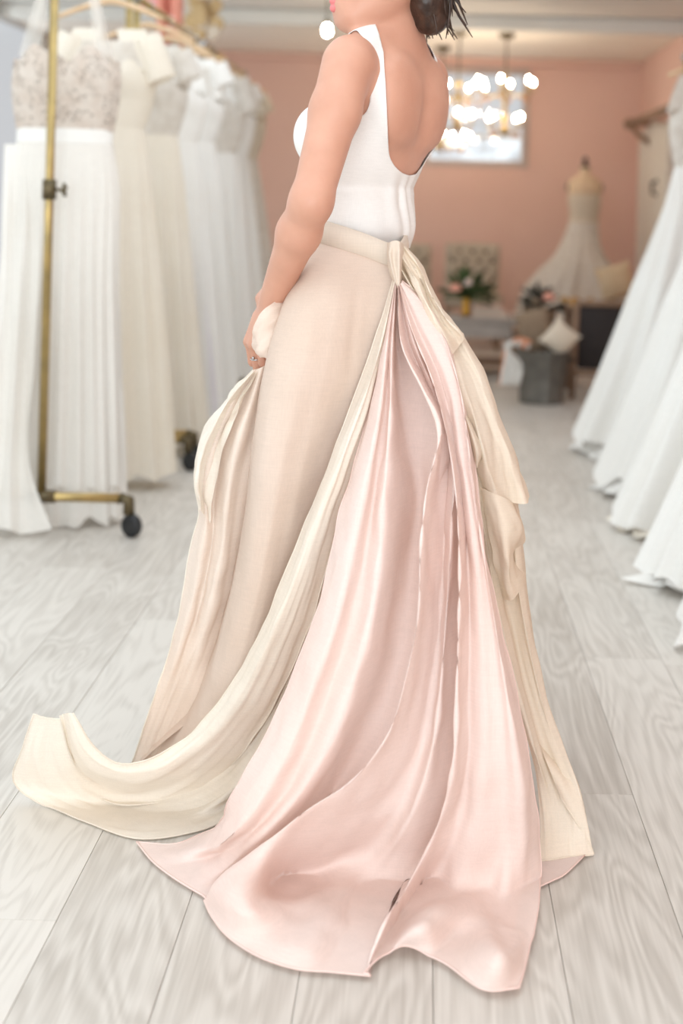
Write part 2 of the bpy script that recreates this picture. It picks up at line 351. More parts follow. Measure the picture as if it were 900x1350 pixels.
# back wall with window opening
wx0, wx1 = X_(562, 160, YB), X_(694, 160, YB); wz1, wz0 = Z_(628, 92, YB), Z_(628, 217, YB)
wb = MB(); t = .16
wb.box(XL, wx0, YB, YB+t, -.06, ZC); wb.box(wx1, XR+.2, YB, YB+t, -.06, ZC)
wb.box(wx0, wx1, YB, YB+t, -.06, wz0); wb.box(wx0, wx1, YB, YB+t, wz1, ZC)
struct('wall_back', wb, M['salmon'])
fr = MB(); g = .035
fr.box(wx0-.02, wx0+g, YB-.02, YB+.08, wz0-.02, wz1+.02); fr.box(wx1-g, wx1+.02, YB-.02, YB+.08, wz0-.02, wz1+.02)
fr.box(wx0+g, wx1-g, YB-.02, YB+.08, wz1-g, wz1+.02); fr.box(wx0+g, wx1-g, YB-.02, YB+.08, wz0-.02, wz0+g)
win = struct('window_1', fr, M['frame_grey'])
zb = wz0+(wz1-wz0)*.30
MB().box(wx0+g, wx1-g, YB+.03, YB+.06, zb-.012, zb+.012).build('sash_bar', M['white_paint'], win, False)
MB().box(wx0+g, wx1-g, YB+.042, YB+.046, wz0+g, zb-.012).build('pane', M['glass'], win, False)
MB().box(wx0+g, wx1-g, YB+.042, YB+.046, zb+.012, wz1-g).build('pane', M['glass'], win, False)
# right wall
struct('wall_right', MB().box(XR, XR+.15, YF, YB, -.06, ZC+.02), M['salmon'])
struct('baseboard_back', MB().box(XL, XR, YB-.02, YB, 0, .11, .004), M['salmon'])
# left wall with a broad window, shop front behind the camera
wl = MB(); wy0, wy1, lz0, lz1 = .3, 11.16, .45, 2.4
wl.box(XL-.15, XL, YF, wy0, -.06, ZC); wl.box(XL-.15, XL, wy1, YB, -.06, ZC)
wl.box(XL-.15, XL, wy0, wy1, -.06, lz0); wl.box(XL-.15, XL, wy0, wy1, lz1, ZC+.02)
struct('wall_left', wl, M['white_paint'])
fr = MB()
for yy in [wy0+1.8*k for k in range(6)]+[wy1-.06]: fr.box(XL-.1, XL-.02, yy, yy+.06, lz0, lz1)
fr.box(XL-.1, XL-.02, wy0, wy1, lz0, lz0+.05); fr.box(XL-.1, XL-.02, wy0, wy1, lz1-.05, lz1)
w2 = struct('window_2', fr, M['white_paint'])
for k in range(6): MB().box(XL-.062, XL-.058, wy0+1.8*k+.06, wy0+1.8*k+1.8, lz0+.05, lz1-.05).build('pane', M['glass'], w2, False)
wf = MB(); wf.box(XL-.15, XL+.4, YF-.15, YF, -.06, ZC); wf.box(XR-.1, XR+.15, YF-.15, YF, -.06, ZC)
wf.box(XL+.4, XR-.1, YF-.15, YF, -.06, .15); wf.box(XL+.4, XR-.1, YF-.15, YF, 2.4, ZC+.02)
struct('wall_front', wf, M['white_paint'])
fr = MB()
for xx in (XL+.4, -1.1, .3, XR-.16): fr.box(xx, xx+.06, YF-.1, YF-.04, .15, 2.4)
w3 = struct('window_3', fr, M['iron'])
for a, b in ((XL+.46, -1.1), (-1.04, .3), (.36, XR-.16)): MB().box(a, b, YF-.074, YF-.07, .15, 2.4).build('pane', M['glass'], w3, False)
# white plank door with pointed top on the right wall
dy0, dy1 = 10.35, 11.75
db = struct('door_1', MB().box(XR-.03, XR-.003, dy0, dy1, 0, 1.76, .003), M['doorpaint'])
for k in range(7):
    a = dy0+(dy1-dy0)*k/7; b_ = dy0+(dy1-dy0)*(k+1)/7
    zt = 1.80-.03*abs(k-3)
    MB().box(XR-.05, XR-.03, a+.004, b_-.004, 0, zt, .004).build('plank', M['doorpaint'], db, False)
mb = MB(); mb.tube([(XR-.05, 10.75, 1.22), (XR-.09, 10.75, 1.23), (XR-.09, 10.75, 1.31), (XR-.05, 10.75, 1.33)], .012, 6); mb.build('handle', M['iron'], db)
# wooden wall rail by the door
rl = thing('wall_rail', 'brown wooden rail on iron bracket along right salmon wall', 'rail', (1.62, 9.6, 1.78))
MB().tube([(1.62, 8.6, 1.79), (1.62, 11.35, 1.79)], .03, 10).build('rail', M['wood'], rl)
mb = MB(); mb.tube([(1.62, 11.2, 1.76), (1.66, 11.2, 1.70), (1.795, 11.2, 1.60)], .022, 8); mb.tube([(1.62, 11.2, 1.78), (1.795, 11.2, 1.78)], .018, 8)
mb.build('bracket', M['wood'], rl)
MB().ball((1.62, 11.38, 1.79), .05).build('finial', M['wood'], rl)

# ------------------------------------------------------------------ signed-distance modelling
class Field:
    def __init__(s, lo, hi, h):
        s.lo = np.array(lo, float); s.h = h; s.n = np.ceil((np.array(hi)-s.lo)/h).astype(int)+1
        s.D = np.full(s.n, 1.0, np.float32)
        s.ax = [s.lo[k]+h*np.arange(s.n[k]) for k in range(3)]
    def sub(s, lo, hi, m):
        a = [max(0, int((lo[k]-m-s.lo[k])/s.h)) for k in range(3)]; b = [min(s.n[k], int((hi[k]+m-s.lo[k])/s.h)+2) for k in range(3)]
        sl = tuple(slice(a[k], max(a[k], b[k])) for k in range(3))
        return sl, s.ax[0][sl[0]][:,None,None], s.ax[1][sl[1]][None,:,None], s.ax[2][sl[2]][None,None,:]
    def put(s, sl, d, k, op='u'):
        A = s.D[sl]
        if op == 'u':
            if k > 0: hh = np.clip(.5+.5*(A-d)/k, 0, 1); s.D[sl] = A*(1-hh)+d*hh-k*hh*(1-hh)
            else: s.D[sl] = np.minimum(A, d)
        else:                                     # smooth subtraction
            hh = np.clip(.5-.5*(A+d)/k, 0, 1); s.D[sl] = A*(1-hh)-d*hh+k*hh*(1-hh)
    def cone(s, a, b, ra, rb, k=.02, op='u'):
        a = np.array(a, float); b = np.array(b, float); m = max(ra, rb)+k+.03
        sl, x, y, z = s.sub(np.minimum(a, b), np.maximum(a, b), m); ab = b-a; L2 = max(ab@ab, 1e-9)
        t = np.clip(((x-a[0])*ab[0]+(y-a[1])*ab[1]+(z-a[2])*ab[2])/L2, 0, 1)
        d = np.sqrt((x-a[0]-t*ab[0])**2+(y-a[1]-t*ab[1])**2+(z-a[2]-t*ab[2])**2)-(ra+(rb-ra)*t)
        s.put(sl, d, k, op); return s
    def ell(s, c, r, k=.02, op='u', M=None):
        c = np.array(c, float); r = np.array(r, float); m = k+.03; R_ = max(r)
        sl, x, y, z = s.sub(c-R_, c+R_, m); X, Y, Z = np.broadcast_arrays(x-c[0], y-c[1], z-c[2])
        if M is not None: X, Y, Z = (M[i][0]*X+M[i][1]*Y+M[i][2]*Z for i in range(3))   # rows = local axes
        k0 = np.sqrt((X/r[0])**2+(Y/r[1])**2+(Z/r[2])**2); k1 = np.sqrt((X/r[0]**2)**2+(Y/r[1]**2)**2+(Z/r[2]**2)**2)+1e-9
        s.put(sl, k0*(k0-1)/k1, k, op); return s
    def loft(s, tab, k=.02, grow=0.0):
        """stack of ellipses: rows (z, cr, cf, rr, rf)"""
        tab = np.array(tab); z0, z1 = tab[0,0], tab[-1,0]; rm = tab[:,3:].max()+.08
        sl, x, y, z = s.sub((tab[:,1].min()-rm, tab[:,2].min()-rm, z0-.04), (tab[:,1].max()+rm, tab[:,2].max()+rm, z1+.04), .03)
        zz = z.ravel(); I = cat_interp(tab, zz)
        cr, cf, rr, rf = (I[:,j][None,None,:] for j in range(4)); rr = rr+grow; rf = rf+grow
        X, Y = x-cr, y-cf
        k0 = np.sqrt((X/rr)**2+(Y/rf)**2); k1 = np.sqrt((X/rr**2)**2+(Y/rf**2)**2)+1e-9
        d = k0*(k0-1)/k1; d = np.maximum(d, np.maximum(z0-z, z-z1)); s.put(sl, d, k); return s
    def mesh(s):
        D = s.D; ins = D < 0; nx, ny, nz = D.shape
        cs = np.zeros((nx-1, ny-1, nz-1), np.int8)
        for i in (0,1):
            for j in (0,1):
                for k in (0,1): cs += ins[i:nx-1+i, j:ny-1+j, k:nz-1+k]
        act = (cs > 0) & (cs < 8); C = np.argwhere(act); idx = -np.ones(act.shape, np.int64); idx[tuple(C.T)] = np.arange(len(C))
        acc = np.zeros((len(C), 3)); cnt = np.zeros(len(C))
        cor = [(i,j,k) for i in (0,1) for j in (0,1) for k in (0,1)]
        for a in cor:
            for ax in range(3):
                if a[ax]: continue
                b = list(a); b[ax] = 1
                da = D[C[:,0]+a[0], C[:,1]+a[1], C[:,2]+a[2]]; db = D[C[:,0]+b[0], C[:,1]+b[1], C[:,2]+b[2]]
                m = (da < 0) != (db < 0); t = np.where(m, da/np.where(m, da-db, 1), 0)
                p = np.tile(np.array(a, float), (len(C), 1)); p[:,ax] += t
                acc[m] += p[m]; cnt[m] += 1
        V = (C+acc/cnt[:,None])*s.h+s.lo
        F = []
        for ax in range(3):
            o = [k for k in range(3) if k != ax]
            A = np.take(ins, range(0, D.shape[ax]-1), ax); B = np.take(ins, range(1, D.shape[ax]), ax)
            E = np.argwhere(A != B); E = E[(E[:,o[0]] > 0) & (E[:,o[1]] > 0) & (E[:,o[0]] < D.shape[o[0]]-1) & (E[:,o[1]] < D.shape[o[1]]-1)]
            q = []
            for (p, r_) in ((-1,-1), (0,-1), (0,0), (-1,0)):
                c = E.copy(); c[:,o[0]] += p; c[:,o[1]] += r_; q.append(idx[tuple(c.T)])
            q = np.stack(q, 1); inside = A[tuple(E.T)]
            fl = inside if ax != 1 else ~inside
            q[~fl] = q[~fl][:,::-1]; F.append(q)
        return V, np.concatenate(F)
def cat_interp(tab, z):
    t = tab[:,0]; p = tab[:,1:]; m = np.gradient(p, t, axis=0)
    z = np.clip(z, t[0], t[-1]); i = np.clip(np.searchsorted(t, z, 'right')-1, 0, len(t)-2)
    h = (t[i+1]-t[i])[:,None]; u = ((z-t[i])/(t[i+1]-t[i]))[:,None]
    return (2*u**3-3*u**2+1)*p[i]+(u**3-2*u**2+u)*h*m[i]+(-2*u**3+3*u**2)*p[i+1]+(u**3-u**2)*h*m[i+1]
def smooth_mesh(V, F, it, lam=.5):
    E = np.concatenate([F[:,[0,1]], F[:,[1,2]], F[:,[2,3]], F[:,[3,0]]]); n = len(V)
    for k in range(it):
        S = np.zeros_like(V); c = np.zeros(n)
        for a, b in ((0,1), (1,0)):
            for d in range(3): S[:,d] += np.bincount(E[:,a], V[E[:,b],d], n)
            c += np.bincount(E[:,a], minlength=n)
        l = lam if k % 2 == 0 else -lam*1.03
        V = V+l*(S/np.maximum(c,1)[:,None]-V)
    return V
def clip_mesh(V, F, g):
    """keep the part of a quad mesh where g > 0, cut cleanly along g = 0"""
    V = [tuple(p) for p in V]; out = []; cache = {}
    def cut(a, b):
        key = (min(a,b), max(a,b))
        if key not in cache:
            t = g[a]/(g[a]-g[b]); cache[key] = len(V); V.append(tuple(V[a][i]+(V[b][i]-V[a][i])*t for i in range(3)))
        return cache[key]
    for q in F:
        s = [g[i] > 0 for i in q]
        if all(s): out.append(tuple(q)); continue
        if not any(s): continue
        poly = []
        for i in range(len(q)):
            a, b = q[i], q[(i+1) % len(q)]
            if g[a] > 0: poly.append(a)
            if (g[a] > 0) != (g[b] > 0): poly.append(cut(a, b))
        if len(poly) > 2: out.append(tuple(poly))
    used = sorted({i for f in out for i in f}); mp = {u: k for k, u in enumerate(used)}
    return np.array([V[i] for i in used]), [tuple(mp[i] for i in f) for f in out]

# ------------------------------------------------------------------ the person
BC = np.array((-.076, 2.65, 0.0)); BA = math.atan2(.907, .42); ca, sa = math.cos(BA), math.sin(BA)
def to_local(p): p = np.asarray(p)-BC; return np.array((p[0]*ca+p[1]*sa, -p[0]*sa+p[1]*ca, p[2]))
def to_world(V): V = np.asarray(V); return np.stack([BC[0]+V[:,0]*ca-V[:,1]*sa, BC[1]+V[:,0]*sa+V[:,1]*ca, V[:,2]], 1)
def LP(px, py, D): return to_local(P(px, py, D))
TORSO = [(.78,0,.04,.165,.115), (.88,0,.045,.168,.122), (.96,0,.06,.146,.106), (1.04,0,.07,.118,.086), (1.10,0,.06,.115,.084), (1.17,0,.038,.125,.092),
         (1.24,0,.018,.137,.095), (1.30,0,.006,.143,.088), (1.345,0,-.002,.132,.074), (1.385,0,-.008,.09,.058), (1.42,0,-.006,.054,.05)]
sh_l, el_l, wr_l = LP(458, 86, 2.50), LP(410, 266, 2.40), LP(358, 398, 2.53)
sh_r = np.array((.165, .0, 1.345)); el_r = np.array((.20, .10, 1.09)); wr_r = np.array((.12, .27, .96))
def torso(fd, grow=0.0, k=.02):
    fd.loft(TORSO, k, grow)
    for s_ in (-1, 1):
        fd.ell((s_*.068, .092, 1.222), (.056+grow, .052+grow, .058+grow), .03)
        fd.ell((s_*.075, -.058, 1.29), (.05+grow, .024+grow, .075+grow), .04)        # shoulder blades
        fd.cone((s_*.035, -.012, 1.41), (s_*.15, -.003, 1.362), .034+grow, .030+grow, .03)   # trapezius
# head frame: looks towards the left over the near shoulder
hf = np.array((-.90, -.40, -.10)); hf /= np.linalg.norm(hf)
hfl = np.array((hf[0]*ca+hf[1]*sa, -hf[0]*sa+hf[1]*ca, hf[2])); hr_ = np.cross(hfl, (0,0,1)); hr_ /= np.linalg.norm(hr_); hu = np.cross(hr_, hfl)
HCt = LP(503, -46, 2.60)
def H(r, f, u): return HCt+hr_*r+hfl*f+hu*u
fd = Field((-.36, -.26, -.01), (.34, .42, 1.70), .0045)
torso(fd)
for k in range(9):                                                              # spine furrow
    z = 1.14+k*.03; f0 = -.066+(.012 if z < 1.2 else 0)-(.012 if z > 1.3 else 0)
fd.cone((0, -.078, 1.12), (0, -.104, 1.30), .012, .012, .03, 's')
fd.cone((0, -.012, 1.38), HCt+np.array((0, 0, -.05))-hfl*.012, .052, .047, .03)     # neck
for s_, sh, el, wr in ((-1, sh_l, el_l, wr_l), (1, sh_r, el_r, wr_r)):
    up = sh+(el-sh)*.35
    fd.cone(sh, up, .046, .0425, .03); fd.cone(up, el, .0425, .0345, .02)
    mid = el+(wr-el)*.3; fd.cone(el, mid, .0345, .0355, .02); fd.cone(mid, wr, .036, .0235, .02)
# legs and feet under the skirt
for s_ in (-1, 1):
    hip = np.array((s_*.085, .045, .84)); kn = np.array((s_*.08, .06, .47)); an = np.array((s_*.075, .03, .075)); toe = np.array((s_*.085, .16, .03))
    fd.cone(hip, kn, .085, .055, .03); fd.cone(kn, kn+(an-kn)*.3, .052, .054, .02); fd.cone(kn+(an-kn)*.3, an, .054, .034, .02)
    fd.cone(an+np.array((0,-.025,-.04)), toe, .032, .026, .02); fd.cone(an, an+np.array((0,-.02,-.04)), .034, .03, .02)
# head
Mh = [hr_, hfl, hu]
fd.ell(H(0, -.014, .035), (.074, .096, .088), .02, M=Mh)
fd.ell(H(0, .02, -.02), (.062, .07, .082), .03, M=Mh)
fd.cone(H(0, .035, -.06), H(0, .070, -.094), .040, .023, .03)                     # jaw and chin
for s_ in (-1, 1):
    fd.cone(H(s_*.048, -.01, -.045), H(s_*.02, .068, -.092), .024, .018, .03)
    fd.ell(H(s_*.036, .066, -.022), (.022, .018, .02), .025, M=Mh)                # cheeks
    fd.ell(H(s_*.031, .094, .022), (.016, .014, .011), .012, 's', M=Mh)           # eye sockets
    fd.cone(H(s_*.012, .088, .04), H(s_*.045, .074, .042), .009, .008, .012)      # brow
    fd.ell(H(s_*.073, -.012, .0), (.009, .02, .032), .008, M=Mh)                  # ears
    fd.ell(H(s_*.012, .102, -.024), (.009, .009, .008), .008, M=Mh)
fd.cone(H(0, .088, .028), H(0, .112, -.02), .008, .011, .012)                     # nose
fd.ell(H(0, .086, -.068), (.024, .014, .018), .015, M=Mh)                         # mouth mound
# hands: left gathers the skirt, right hangs in front
RINGS = []
def hand(fd, wr, dirn, side, curl, gap=.0205, big=False):
    """dirn: along palm, side: from index to little finger, curl: direction the fingers bend to"""
    dirn, side, curl = (np.array(a)/np.linalg.norm(a) for a in (dirn, side, curl))
    kn0 = wr+dirn*.082
    for j in range(4):
        q = kn0+side*(j-1.5)*gap+dirn*(-.006*abs(j-1.2))
        fd.cone(wr+side*(j-1.5)*.009+dirn*.012, q, .0145, .0125, .008)
        L = (.040, .044, .041, .032)[j]
        d1 = dirn*.55+curl*.85; d1 /= np.linalg.norm(d1); d2 = curl*.75-dirn*.65; d2 /= np.linalg.norm(d2)
        a = q+d1*L; b = a+d2*L*.62; c = b+(d2*.5-dirn*.6)*L*.42
        RINGS.append((q+d1*L*.6, d1)); fd.cone(q, a, .0096, .0086, .001); fd.cone(a, b, .0088, .008, .002); fd.cone(b, c, .008, .007, .002)
    t0 = wr+dirn*.028-side*.022; t1 = t0-side*.018+dirn*.034+curl*.012; t2 = t1+dirn*.026+curl*.016+side*.004
    fd.cone(t0, t1, .015, .0115, .008); fd.cone(t1, t2, .0112, .0085, .003)
    return kn0
def wdir(v): v = np.array(v, float); return np.array((v[0]*ca+v[1]*sa, -v[0]*sa+v[1]*ca, v[2]))
hd = LP(334, 466, 2.535)-wr_l
kn_l = hand(fd, wr_l, hd, wdir((.55, -.80, .12)), wdir((.40, .40, -.82)))
hand(fd, wr_r, wdir((-.5, .3, -.7)), wdir((.4, .8, 0)), wdir((.3, -.5, -.6)))
V, F = fd.mesh(); V = smooth_mesh(V, F, 10); V[:,2] = np.maximum(V[:,2], .002)
base = to_world(np.array([(0, .04, 0)]))[0]
person = mk('person', to_world(V), F, M['skin'], None, True, Vector((base[0], base[1], 0)))
tag(person, 'person in white scoop-back top and long blush layered skirt, seen from behind', 'person')
# lips, eyes
lf = Field(HCt-.12, HCt+.14, .0016)
for s_ in (-1, 1):
    lf.cone(H(0, .0995, -.064), H(s_*.021, .088, -.069), .0062, .003, .003); lf.cone(H(0, .0985, -.0765), H(s_*.020, .087, -.071), .0072, .003, .003)
V, F = lf.mesh(); mk('lips', to_world(V), F, M['lips'], person)
for s_ in (-1, 1):
    c = to_world([H(s_*.031, .0745, .021)])[0]; e = MB().ball(c, .0125, 14, 10).build('eye', M['eye'], person)
    c2 = c+hf*.0085; MB().ball(c2, .0058, 12, 8).build('iris', M['iris'], e)
# hair: cap plus a tossed bob
hfld = Field(HCt-.24, HCt+.24, .0045)
hfld.ell(H(0, -.022, .042), (.086, .102, .094), .02, M=Mh)
hfld.cone(H(-.02, -.06, .0), H(-.03, -.078, -.10), .055, .034, .03); hfld.cone(H(.03, -.06, .0), H(.035, -.078, -.095), .05, .032, .03)
hfld.cone(H(-.068, -.03, .03), H(-.052, -.06, -.075), .026, .022, .02); hfld.cone(H(.07, -.02, .03), H(.068, -.03, -.06), .02, .016, .02)
hfld.ell(H(0, .10, -.03), (.088, .075, .105), .015, 's', M=Mh)
V, F = hfld.mesh(); V = smooth_mesh(V, F, 4)
V = V+np.array([noise.noise(Vector(p)*90)*.0022 for p in V])[:,None]*np.array((1, 1, .2))
hair = mk('hair', to_world(V), F, M['hair'], person)
rng = random.Random(3)
for k in range(46):
    s_ = rng.uniform(-.065, .07); f0 = -.04-rng.random()*.045; L = rng.uniform(.06, .115); fl = rng.uniform(-.01, .06)
    p0 = H(s_, f0+.02, .02); p1 = H(s_*1.05, f0-.022, -.025); p2 = H(s_*1.1, f0-.025-fl*.35, -.03-L*.55); p3 = H(s_*1.15+rng.uniform(-.02,.02), f0-.02-fl, -.045-L*.85)
    pts = cat_resample(to_world([p0, p1, p2, p3]), 9)
    MB().tube(pts, list(np.linspace(.008, .0008, 9)), 6).build('hair_lock', M['hair'], hair)

# tank top
td = Field((-.24, -.2, .95), (.24, .26, 1.5), .0042)
torso(td, .0035, .02)
td.loft([(1.0,0,.066,.120,.092), (1.03,0,.060,.127,.102), (1.06,0,.056,.130,.104), (1.09,0,.055,.128,.099), (1.118,0,.053,.122,.091)], .02)   # blousing
V, F = td.mesh(); V = smooth_mesh(V, F, 8)
r_, f_, z_ = V[:,0], V[:,1], V[:,2]
def rbox(dx, dz, rad):  # signed distance of the rounded corner (dx,dz are distances beyond the two edges, negative inside)
    a = np.maximum(dx+rad, 0); b = np.maximum(dz+rad, 0); return np.sqrt(a*a+b*b)+np.minimum(np.maximum(dx+rad, dz+rad), 0)-rad
zz = np.clip((z_-1.2)/.2, 0, 1)
mw = to_world(np.stack([-np.abs(r_), f_, z_], 1)); uu = mw[:,0]*FPX/mw[:,1]; vv = (HC-mw[:,2])*FPX/mw[:,1]   # back view of the (mirrored) near half
bx_ = VPX+uu*math.cos(ROLL)-vv*math.sin(ROLL); by_ = VPY+uu*math.sin(ROLL)+vv*math.cos(ROLL)
neck_b = rbox((np.interp(by_, [25, 45, 70, 110, 150, 200], [492, 499, 505, 508, 510, 512])-bx_)/720, 1.153-z_, .045)
neck_f = rbox(np.abs(r_)-.098, 1.275-z_, .06)
wf_ = np.clip((f_+.012)/.04, 0, 1); neck = neck_b*(1-wf_)+neck_f*wf_
arm_b = rbox((bx_-np.interp(by_, [40, 55, 70, 100, 140], [470, 483, 488, 490, 487]))/720, 1.25-z_, .03)
arm_f = rbox(.136-np.abs(r_), 1.25-z_, .03); arm_ = arm_b*(1-wf_)+arm_f*wf_
g = np.minimum(np.minimum(neck, arm_), z_-1.018)
V, F = clip_mesh(V, F, g)
for i, p in enumerate(V):                                                        # soft drag folds towards the waist
    e = max(0, min(1, (1.20-p[2])/.1)); th = math.atan2(p[1], p[0])
    V[i] = p+np.array((math.cos(th), math.sin(th), 0))*e*min(1, max(0, (p[2]-1.02)/.03))*(.0025*math.sin(th*9+p[2]*26)+.004*noise.noise(Vector((th*2.2, p[2]*16, 3))))
tank = mk('tank_top', to_world(V), F, M['jersey'], person); tag(tank, 'white scoop-back tank top')
md = tank.modifiers.new('cloth_thickness', 'SOLIDIFY'); md.thickness = .0014; md.offset = 1

# ------------------------------------------------------------------ the skirt
def smin(a, b, k):
    h = np.clip(.5+.5*(b-a)/k, 0, 1); return b*(1-h)+a*h-k*h*(1-h)
def rail3(rail, Dp, lay=.004, k=.10):
    """rail of (px,py,towards) -> points: Dp(py) gives the depth of the sheet, 'towards' metres nearer; lies on the floor where it would pass it"""
    out = []
    for r in rail:
        px, py = r[0], r[1]; off = r[2] if len(r) > 2 else 0
        D = float(np.interp(py, Dp[0], Dp[1]))-off; fdp = FD(px, py)
        if D > fdp-.25: D = float(smin(np.array(D), np.array(fdp), k)) if D < fdp+.25 else fdp
        p = P(px, py, min(D, fdp)); p[2] = max(p[2], lay); out.append(p)
    return np.array(out)
def sheet(rails3, nt, ns, closed=False, micro=0.0, seed=0, fx=3.0, ft=2.5, lay=.004, crink=0.0):
    A = np.stack([cat_resample(r, nt) for r in rails3], 1)         # nt x rails x 3
    m = A.shape[1]
    if closed: A = np.concatenate([A[:,-1:], A, A[:,:2]], 1)
    rows = []
    for i in range(nt):
        p = A[i]
        if closed:
            seg = []
            for j in range(1, m+1):
                for u in np.linspace(0, 1, ns, endpoint=False):
                    p0, p1, p2, p3 = p[j-1], p[j], p[j+1], p[j+2]
                    seg.append(.5*((2*p1)+(-p0+p2)*u+(2*p0-5*p1+4*p2-p3)*u*u+(-p0+3*p1-3*p2+p3)*u**3))
        else:
            q = np.concatenate([[2*p[0]-p[1]], p, [2*p[-1]-p[-2]]]); seg = []
            for j in range(1, m):
                for u in np.linspace(0, 1, ns, endpoint=(j == m-1)):
                    p0, p1, p2, p3 = q[j-1], q[j], q[j+1], q[j+2]
                    seg.append(.5*((2*p1)+(-p0+p2)*u+(2*p0-5*p1+4*p2-p3)*u*u+(-p0+3*p1-3*p2+p3)*u**3))
        rows.append(seg)
    G = np.array(rows)
    if micro or crink:
        du = np.gradient(G, axis=1); dt = np.gradient(G, axis=0); N = np.cross(du, dt); N /= np.linalg.norm(N, axis=2, keepdims=True)+1e-9
        nc = G.shape[1]
        for i in range(nt):
            t = i/(nt-1); env = min(1, t*5)*min(1, (1-t)*8+.25)
            for j in range(nc):
                s = j/nc*m
                w_ = noise.noise(Vector((s*fx, t*ft, seed*7.1)))*micro+noise.noise(Vector((s*fx*2.6+5, t*ft*2.2, seed*3.7)))*micro*.4
                if crink: w_ += noise.noise(Vector((G[i,j,0]*26, G[i,j,1]*26, G[i,j,2]*18+seed)))*crink
                G[i,j] += N[i,j]*w_*env
    G[:,:,2] = np.maximum(G[:,:,2], lay)
    return G
def cloth(name, G, m, parent, closed=False):
    return mk(name, G.reshape(-1, 3), grid_faces(G.shape[0], G.shape[1], closed), m, parent)
def hem(name, pts, parent, m, r=.0016):
    return MB().tube(pts, r, 5).build(name, m, parent)

# --- base skirt, a full closed bell of peach gauze
DB = ([300, 400, 500, 600, 700, 850, 1060], [2.60, 2.56, 2.54, 2.55, 2.56, 2.60, 2.75])
def ring_front(): pass
R_ = []
R_.append([(417,314,-.10),(380,400,-.16),(345,480,-.20),(308,600,-.22),(285,720,-.22),(245,850,-.20),(190,1000)])
R_.append([(418,315,-.03),(378,395,-.05),(347,500,-.07),(325,620,-.09),(300,760,-.10),(265,880,-.08),(205,1010)])
R_.append([(420,316,.02),(383,378,.07),(356,460,.10),(338,570,.12),(320,720,.11),(288,860,.09),(235,1030)])
R_.append([(432,320,.05),(412,380,.115),(392,470,.15),(368,590,.165),(348,720,.16),(318,860,.14),(262,1048)])
R_.append([(452,326,.065),(443,385,.12),(428,480,.14),(400,600,.145),(375,720,.14),(345,860,.13),(290,1060)])
R_.append([(480,335,.07),(475,400,.10),(463,500,.105),(437,620,.10),(412,740,.09),(385,860,.09),(335,1070)])
R_.append([(508,346,.07),(505,420,.085),(497,520,.08),(478,640,.07),(455,750,.06),(432,870,.06),(400,1080)])
R_.append([(524,350,.06),(535,430,.08),(545,540,.08),(545,660,.07),(540,780,.07),(530,900,.08),(520,1090)])
R_.append([(530,345,.02),(570,430,.03),(600,540,.04),(618,660,.04),(628,780,.04),(640,900,.05),(655,1080)])
R_.append([(534,334,-.06),(590,430,-.08),(625,540,-.06),(645,660,-.06),(660,780,-.06),(675,900,-.03),(700,1040)])
R_.append([(522,324,-.15),(575,420,-.25),(605,540,-.3),(622,660,-.35),(630,780,-.40),(640,900,-.38),(650,930)])
R_.append([(480,314,-.19),(485,400,-.32),(480,540,-.42),(470,660,-.48),(465,780,-.5),(462,870)])
R_.append([(435,310,-.17),(420,400,-.28),(400,540,-.36),(380,660,-.4),(360,780,-.4),(340,890)])
R3 = [rail3(r, DB) for r in R_]
G = sheet(R3, 64, 9, True, micro=.0045, seed=1, fx=1.2, ft=1.6, crink=.0025)
skirt = cloth('skirt', G, M['main'], person, True); tag(skirt, 'rose-oat silk skirt with gauze layers')
# waistband follows the top ring of the skirt
ring = G[0]; cen = ring.mean(0); outw = ring-cen; outw[:,2] = 0; outw /= np.linalg.norm(outw, axis=1, keepdims=True)
WB = np.stack([ring-outw*.004+np.array((0,0,.037)), ring+outw*.003+np.array((0,0,.036)), ring+outw*.006+np.array((0,0,.018)), ring+outw*.006+np.array((0,0,-.003)), ring+outw*.001+np.array((0,0,-.005))])
wbo = cloth('waistband', WB, M['tan'], skirt, True)
# --- tan upper fold tab at the closure
DK = ([300, 400], [2.475, 2.455])
G = sheet([rail3(r, DK) for r in (
    [(510,321,-.03),(510,338,-.01),(512,356,-.01),(521,377,-.01)], [(514,319,.0),(513,336,.012),(516,354,.012),(523,379,.005)],
    [(521,317,.005),(519,338,.006),(521,356,.008),(525,381,.005)], [(528,319,.0),(527,336,.014),(527,354,.012),(527,380,.004)], [(534,324,-.05),(532,340,-.03),(530,358,-.02),(529,378,-.01)])], 16, 6)
cloth('closure_tab', G, M['tan'], skirt)
